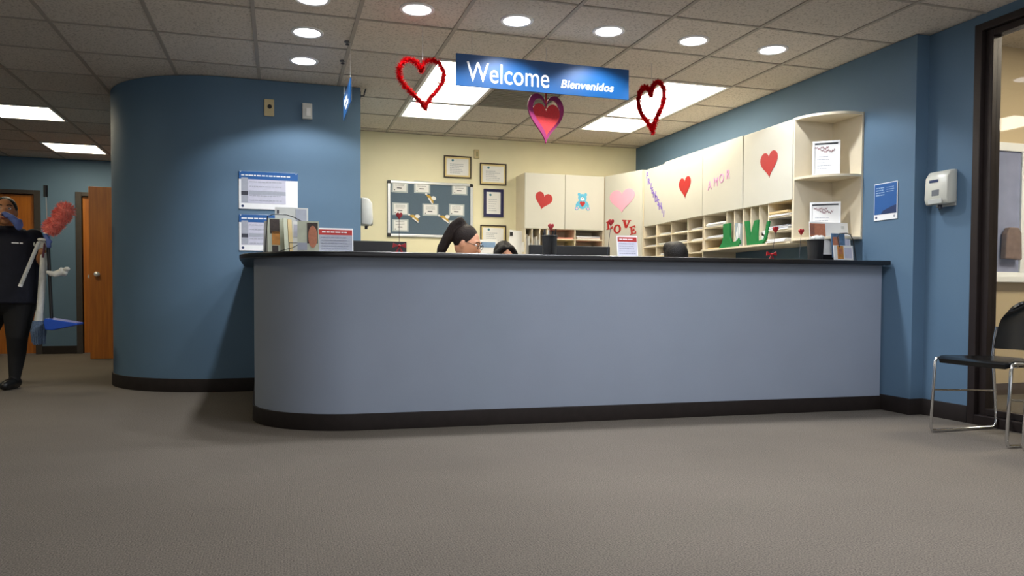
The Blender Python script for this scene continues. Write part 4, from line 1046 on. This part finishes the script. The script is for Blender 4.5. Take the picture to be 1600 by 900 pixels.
# ================================================================ people
class Fig:
    """closed pieces fused by a voxel remesh into one continuous body; each face takes the material of its nearest piece"""
    def __init__(s): s.p = []; s.mb = MB()
    def cap(s, a, ra, b, rb, m): s.mb.cap(a,ra,b,rb); s.p.append(('c',Vector(a),ra,Vector(b),rb,m))
    def ell(s, c, r, m, R=None):
        s.mb.ell(c,r,24,16,R=R); s.p.append(('e',Vector(c),Vector(r),(R or Matrix.Identity(3)).inverted(),m))
    def loft(s, rings, m, n=24):
        vv=[];ff=[]
        for (cx,cy,z,rx,ry) in rings:
            for j in range(n): vv.append((cx+rx*cos(2*pi*j/n),cy+ry*sin(2*pi*j/n),z))
        k=len(rings)
        for i in range(k-1):
            for j in range(n): ff.append((i*n+j,i*n+(j+1)%n,(i+1)*n+(j+1)%n,(i+1)*n+j))
        ff+=[tuple(range(n))[::-1],tuple(range((k-1)*n,k*n))]
        s.mb.add(vv,ff); s.p.append(('l',rings,m))
    def dist(s, q, P):
        if q[0]=='c':
            d=q[3]-q[1]; t_=max(0,min(1,(P-q[1]).dot(d)/d.length_squared)); return (P-q[1]-d*t_).length-(q[2]+(q[4]-q[2])*t_)
        if q[0]=='e':
            L=q[3] @ (P-q[1]); k=Vector((L.x/q[2].x,L.y/q[2].y,L.z/q[2].z)).length; return (k-1)*min(q[2])
        r=q[1]
        if P.z<r[0][4-2]-.004 or P.z>r[-1][2]+.004: return 9
        for a,b in zip(r,r[1:]):
            if a[2]-.004<=P.z<=b[2]+.004:
                t_=max(0,min(1,(P.z-a[2])/(b[2]-a[2]))); rx=a[3]+(b[3]-a[3])*t_; ry=a[4]+(b[4]-a[4])*t_; cx=a[0]+(b[0]-a[0])*t_; cy=a[1]+(b[1]-a[1])*t_
                return (sqrt(((P.x-cx)/rx)**2+((P.y-cy)/ry)**2)-1)*min(rx,ry)
        return 9
    def build(s, name, mats, parent, vox=.008, smooth=5):
        me=s.mb.mesh(name,mats); o=link(name+'_tmp',me)
        md=o.modifiers.new('r','REMESH'); md.mode='VOXEL'; md.voxel_size=vox
        ms=o.modifiers.new('s','SMOOTH'); ms.factor=.5; ms.iterations=smooth
        dg=bpy.context.evaluated_depsgraph_get(); dg.update()
        m2=bpy.data.meshes.new_from_object(o.evaluated_get(dg)); m2.name=name
        bpy.data.objects.remove(o)
        m2.materials.clear()
        for m in mats: m2.materials.append(m)
        idx=[]
        for f in m2.polygons:
            P=f.center; idx.append(min(s.p,key=lambda q:s.dist(q,P))[-1])
        m2.polygons.foreach_set('material_index',idx); m2.polygons.foreach_set('use_smooth',[True]*len(m2.polygons))
        return link(name,m2,parent)
def head(fig, c, R, m, s=1.0, earsides=(-1,1)):
    """head facing local -y of R at centre c"""
    c=Vector(c); T=lambda x,y,z: c+R @ Vector((x*s,y*s,z*s))
    fig.ell(c,(.074*s,.094*s,.112*s),m,R); fig.ell(T(0,-.022,-.058),(.056*s,.062*s,.056*s),m,R)
    fig.cap(T(0,-.088,.012),.009*s,T(0,-.108,-.026),.014*s,m)
    fig.ell(T(0,-.078,-.066),(.026*s,.018*s,.010*s),m,R); fig.ell(T(0,-.072,-.10),(.024*s,.02*s,.018*s),m,R)
    fig.ell(T(0,-.078,.032),(.052*s,.018*s,.012*s),m,R)
    for e in earsides: fig.ell(T(e*.076,.008,-.005),(.010*s,.02*s,.032*s),m,R)
    return T
def face_bits(T, R, parent, s=1.0):
    for e in (-1,1):
        MB().ell(T(e*.031,-.080,.012),(.014*s,.009*s,.009*s),12,8,R=R).build('eye', SIGNWHITE, parent, smooth=60)
        MB().ell(T(e*.031,-.087,.012),(.006*s,.004*s,.006*s),10,8,R=R).build('iris', DARKP, parent, smooth=60)
        MB().tube([T(e*.014,-.098,.034),T(e*.034,-.095,.040),T(e*.054,-.082,.034)],.0035*s,6).build('eyebrow', HAIRB, parent)
    MB().tube([T(-.024,-.094,-.066),T(0,-.100,-.069),T(.024,-.094,-.066)],.0045*s,6).build('lips', mat('lip_tone',(150,78,70),.5,noise=.05), parent)
def hand(fig, wrist, fwd, side, m, curl=0.5, s=1.0):
    """palm along fwd, fingers spread along side, curled; thumb off the side of the palm"""
    w=Vector(wrist); f=Vector(fwd).normalized(); sd=Vector(side); sd=(sd-f*sd.dot(f)).normalized(); nn=f.cross(sd)
    for k in range(-1,2): fig.cap(w+sd*.018*k*s,.015*s,w+f*.075*s+sd*.022*k*s,.013*s,m)
    L=(.062,.074,.068,.052)
    for k in range(4):
        b=w+f*.082*s+sd*(.030-.020*k)*s; d1=(f*cos(curl)+nn*sin(curl)); d2=(f*cos(2.2*curl)+nn*sin(2.2*curl)); d3=(f*cos(3.3*curl)+nn*sin(3.3*curl)); l=L[k]*s
        p1=b+d1*l*.45; p2=p1+d2*l*.33; p3=p2+d3*l*.25
        fig.cap(b,.0095*s,p1,.009*s,m); fig.cap(p1,.009*s,p2,.0085*s,m); fig.cap(p2,.0085*s,p3,.007*s,m)
    tb=w+f*.025*s+sd*.030*s; d=(f*.6+sd*.6+nn*.5).normalized(); p1=tb+d*.042*s; p2=p1+(f*.8+nn*.6).normalized()*.03*s
    fig.cap(tb,.012*s,p1,.010*s,m); fig.cap(p1,.010*s,p2,.008*s,m)

# cleaner walking in the hallway; local origin at (-2.06, 7.02)
cl = thing('person', 'person in navy top and black leggings carrying cleaning tools in the hallway', 'person', (-2.06,7.02,0))
F = Fig(); NV,LG,SK,SH,GL = 0,1,2,3,4
F.loft([(-.02,0,.69,.232,.165),(-.02,0,.80,.245,.172),(-.02,0,.95,.238,.165),(-.02,0,1.10,.232,.155),(-.02,0,1.20,.215,.135),(-.02,0,1.27,.150,.095),(-.02,0,1.30,.085,.07)],NV)
F.ell((-.02,.01,.72),(.19,.15,.13),LG)
F.cap((.055,0,.70),.125,(.045,-.03,.43),.080,LG); F.cap((.045,-.03,.43),.078,(.030,.01,.28),.066,LG); F.cap((.030,.01,.28),.066,(.015,.0,.09),.042,LG)
F.cap((.015,.03,.05),.044,(-.005,-.06,.045),.046,SH); F.cap((-.005,-.06,.045),.046,(-.02,-.125,.038),.036,SH); F.cap((.015,.04,.03),.03,(-.02,-.13,.028),.026,SH)
F.cap((-.12,.03,.70),.12,(-.20,.08,.44),.075,LG); F.cap((-.20,.08,.44),.072,(-.29,.40,.20),.045,LG)
F.cap((-.29,.42,.17),.042,(-.30,.36,.045),.036,SH)
F.cap((-.02,0,1.24),.062,(-.02,-.01,1.36),.055,SK)
HR = Euler((radians(-6),0,radians(12))).to_matrix()
T = head(F,(-.025,-.025,1.415),HR,SK)
# arm at the image right: upper arm down, forearm up holding the tools
F.cap((.165,.0,1.225),.066,(.225,.0,1.03),.056,NV); F.cap((.225,.0,1.03),.052,(.245,-.06,1.05),.046,SK)
F.cap((.232,-.02,1.03),.046,(.262,-.13,1.10),.034,SK)
hand(F,(.262,-.13,1.10),(.15,-.35,.9),(-1,0,0),GL,.55)
# arm at the image left: hand raised to the face
F.cap((-.205,.0,1.225),.066,(-.30,-.08,1.06),.056,NV); F.cap((-.30,-.08,1.06),.050,(-.20,-.16,1.22),.040,SK); F.cap((-.20,-.16,1.22),.040,(-.12,-.185,1.315),.032,SK)
hand(F,(-.115,-.195,1.325),(.9,-.15,.22),(0,.3,1),SK,.3)
F.build('body',[NAVY,BLACKCLOTH,SKIN2,BLACK,WHITECLOTH],cl,.0075,4)
hm = Fig(); hm.ell(T(0,.020,.026),(.083,.094,.102),0,HR); hm.ell(T(0,.095,.03),(.04,.04,.045),0); hm.build('hair',[HAIRB],cl,.010,4)
face_bits(T,HR,cl)
b = MB(); word_bars(b,-.02,.055,1.158,.010,0); lg_=b.build('chest_logo', SIGNWHITE, cl, loc=(.075,-.163,.0), rot=(0,0,radians(20)))
for s_ in (-1,1): pass
# blue cloth held at the face
def folded_cloth(name, label, loc, pts, r, m, cat):
    t = thing(name, label, cat, loc)
    fg = Fig()
    rn = random.Random(len(label))
    for a,b_ in zip(pts,pts[1:]):
        fg.cap(a[:3],a[3]*.75,b_[:3],b_[3]*.75,0)
        for k in range(5):
            f = rn.random(); c = [a[i]+(b_[i]-a[i])*f+rn.uniform(-.5,.5)*a[3] for i in range(3)]
            fg.ell(c,(a[3]*rn.uniform(.35,.8),a[3]*rn.uniform(.3,.7),a[3]*rn.uniform(.35,.9)),0)
    fg.build('cloth',[m],t,.006,2); return t
folded_cloth('cleaning_cloth','blue cloth held up to the face by the walking cleaner',(-2.06,7.02,0),[(.005,-.215,1.378,.016),(.028,-.222,1.383,.026),(.06,-.215,1.365,.03),(.10,-.20,1.325,.040),(.112,-.185,1.285,.034)],0,BLUEGLOVE,'cloth')
# --- tools in the other hand, gathered near (-1.77, 6.85, 1.17)
HX,HY,HZ = -1.782, 6.86, 1.17
t = thing('feather_duster', 'fluffy coral red duster carried by the cleaner', 'duster', (HX,HY,HZ))
MB().tube([(-.01,0,-.12),(.01,0,.04),(.03,0,.08)],.008,8).build('handle', mat('maroon_handle',(96,40,60),.5,noise=.05), t)
fg = MB(); rnd = random.Random(5)
core = [((.055,0,.120),.066),((.085,0,.155),.066),((.125,0,.215),.070),((.150,0,.255),.072)]
for c,r in core: fg.ell(c,(r*.82,r*.82,r*.82),14,10)
fg.build('fluffy_head', CORAL, t, smooth=80)
fb = MB()
for k in range(2600):
    c,r = core[k % 4]; d = Vector((rnd.gauss(0,1),rnd.gauss(0,1),rnd.gauss(0,1))).normalized(); p = Vector(c)+d*r*.7; e = d.orthogonal().normalized(); e = Matrix.Rotation(rnd.uniform(0,6.28),3,d) @ e
    fb.add([p-e*.004,p+e*.004,p+d*r*rnd.uniform(.35,.55)+e*.004],[(0,1,2)])
tag(fb.build('duster_fibres', CORAL, t), kind='stuff')
t = thing('long_dustpan', 'bright blue dustpan on a long black handle carried by the cleaner', 'dustpan', (HX+.03,HY-.01,HZ))
MB().tube([(-.01,0,.40),(0,0,.0),(.0,0,-.05)],.004,8).build('upper_rod', GREYPL, t)
MB().tube([(-.012,0,.36),(-.012,0,.45)],.016,10).build('grip', BLACK, t, smooth=50)
MB().tube([(0,0,.0),(.018,0,-.62)],.0125,10).build('handle', BLACK, t, smooth=50)
pan = MB()
pan.prism([(-.01,-.62),(.0,-.595),(.22,-.635),(.225,-.65),(.05,-.69),(0,-.685)],-.12,.10,'y'); pan.build('pan', PANBLUE, t, bevel=.006)
t = thing('dust_mop', 'white handled mop with grey blue head hanging from the cleaner hand', 'mop', (HX-.015,HY+.03,HZ))
MB().tube([(.012,0,.0),(-.005,0,-.25),(-.03,0,-.56)],.026,10).build('handle', WHITECLOTH, t, smooth=50)
mh = MB().ell((-.04,0,-.70),(.052,.05,.10),16,12)
mh.build('mop_head', MOPBLUE, t, smooth=60)
st = MB()
for k in range(60):
    a = 2*pi*k/60; rr = rnd.uniform(.03,.052); st.tube([(-.04+rr*.7*cos(a),rr*.7*sin(a),-.62),(-.04+rr*1.05*cos(a),rr*1.05*sin(a),-.70),(-.04+rr*.85*cos(a),rr*.85*sin(a),-.79-.02*rnd.random())],.006,5)
tag(st.build('mop_strands', MOPBLUE, t), kind='stuff')
MB().tube([(-.032,0,-.54),(-.038,0,-.62)],[.026,.034],12).build('collar', GREYPL, t)
t = thing('white_wand', 'short white stick slanting down across the cleaner navy top', 'stick', (HX-.03,HY-.06,HZ))
MB().tube([(.01,0,.0),(-.12,0,-.34)],.014,10).build('rod', GREYPL, t, smooth=50)
MB().tube([(-.116,0,-.33),(-.124,0,-.35)],.015,10).build('end_cap', SIGNWHITE, t)
folded_cloth('white_rag','white rag tied to the black dustpan handle',(HX+.03,HY-.02,HZ),[(.0,0,-.235,.02),(.045,0,-.25,.03),(.085,0,-.235,.036),(.125,0,-.215,.028)],0,WHITECLOTH,'rag')
folded_cloth('blue_rag','small blue rag bunched at the cleaner hand under the red duster',(HX,HY-.03,HZ),[(.02,0,.06,.016),(.035,0,.02,.026),(.04,0,-.03,.022)],0,BLUEGLOVE,'rag')

# staff behind the counter
def office_chair(label, x, y, rz):
    t = thing('office_chair', label, 'office chair', (x,y,0), rz, 'office chairs behind the counter')
    MB().box(-.24,.24,-.24,.24,.42,.48).build('seat', BLACKCLOTH, t, bevel=.025)
    MB().box(-.21,.21,.25,.30,.55,.93).build('backrest', BLACKCLOTH, t, bevel=.025)
    MB().tube([(0,.20,.44),(0,.32,.47),(0,.31,.62)],.02,8).build('back_bracket', BLACK, t)
    MB().tube([(0,0,.09),(0,0,.42)],.028,12).build('post', BLACK, t)
    for k in range(5):
        a = 2*pi*k/5; MB().tube([(0,0,.10),(.28*cos(a),.28*sin(a),.065)],.018,8).build('base_arm', BLACK, t)
        MB().ell((.28*cos(a),.28*sin(a),.03),(.03,.03,.03),12,8).build('caster', BLACK, t)
def staff(label, x, y, rz, hz, hrot, shirt, skin):
    """seated, facing local -y, head centre at height hz"""
    t = thing('person', label, 'person', (x,y,0), rz, 'reception staff')
    fg = Fig(); d = hz-1.10; n_ = hz-.19
    fg.loft([(0,.02,.48,.17,.13),(0,.02,.62,.165,.12),(0,.01,.78+d*.5,.175,.115),(0,0,.90+d*.8,.18,.10),(0,0,n_+.06,.11,.07),(0,0,n_+.09,.06,.055)],0)
    fg.cap((0,-.0,n_+.05),.052,(0,-.03,hz-.06),.05,1)
    for s_ in (-1,1):
        fg.cap((s_*.18,0,n_+.02),.055,(s_*.21,-.08,.70),.045,0); fg.cap((s_*.21,-.08,.70),.042,(s_*.13,-.27,.765),.03,1)
        hand(fg,(s_*.13,-.27,.768),(-.1*s_,-1,0),(-s_,0,0),1,.25)
        fg.cap((s_*.09,.02,.55),.085,(s_*.10,-.38,.53),.065,2); fg.cap((s_*.10,-.38,.53),.06,(s_*.10,-.36,.10),.04,2); fg.cap((s_*.10,-.34,.045),.04,(s_*.10,-.48,.04),.035,3)
    R = Euler(hrot).to_matrix()
    T = head(fg,(0,-.045,hz),R,1)
    fg.build('body',[shirt,skin,BLACKCLOTH,BLACK],t,.0085,4)
    face_bits(T,R,t)
    return t,T,R
t,T,R = staff('seated woman with a dark high ponytail and glasses behind the counter', 1.285,5.46,radians(30),1.145,(radians(20),0,radians(28)),TEAL,SKIN)
hm = Fig(); hm.ell(T(0,.024,.032),(.084,.094,.102),0,R)
hm.ell(T(0,.085,.085),(.032,.035,.034),0)
P = [T(0,.075,.125),T(0,.105,.135),T(-.005,.135,.085),T(-.01,.150,.0),T(-.01,.165,-.10),T(-.01,.165,-.20)]; rr=[.026,.034,.038,.040,.038,.014]
for a,b_,r0,r1 in zip(P,P[1:],rr,rr[1:]): hm.cap(a,r0,b_,r1,0)
hm.build('hair',[HAIR],t,.009,4)
gl = MB()
for e in (-1,1):
    gl.tube([T(e*.034+.025*cos(2*pi*k/16),-.108,.008+.018*sin(2*pi*k/16)) for k in range(16)],.0022,6,closed=True)
    gl.tube([T(e*.059,-.106,.012),T(e*.078,-.02,.012),T(e*.080,.02,.005)],.0022,6)
gl.tube([T(-.009,-.109,.010),T(.009,-.109,.010)],.002,6); gl.build('glasses', BLACK, t)
office_chair('office chair of the woman with the ponytail', 1.285,5.46,radians(30))
t,T,R = staff('seated woman with black parted hair, only forehead and hair above the counter', 1.835,6.30,0,1.098,(radians(14),0,radians(4)),NAVY,SKIN)
hm = Fig(); hm.ell(T(0,.022,.028),(.088,.098,.106),0,R)
for e in (-1,1):
    P=[T(e*.035,-.055,.085),T(e*.078,-.035,.03),T(e*.092,.0,-.06),T(e*.088,.03,-.16)]
    for a,b_,r0,r1 in zip(P,P[1:],(.03,.032,.036),(.032,.036,.03)): hm.cap(a,r0,b_,r1,0)
hm.build('hair',[HAIRB],t,.009,4)
office_chair('office chair of the woman with black parted hair', 1.835,6.30,0)
t,T,R = staff('seated person bowed low, only black hair showing below the right pigeonholes', 2.955,5.36,0,1.055,(radians(34),0,radians(-15)),NAVY,SKIN)
hm = Fig(); hm.ell(T(0,.018,.030),(.094,.104,.106),0,R); hm.ell(T(-.04,.06,.06),(.06,.06,.055),0,R)
hm.build('hair',[HAIRB],t,.009,4)
office_chair('office chair of the person bowed low', 2.955,5.36,0)
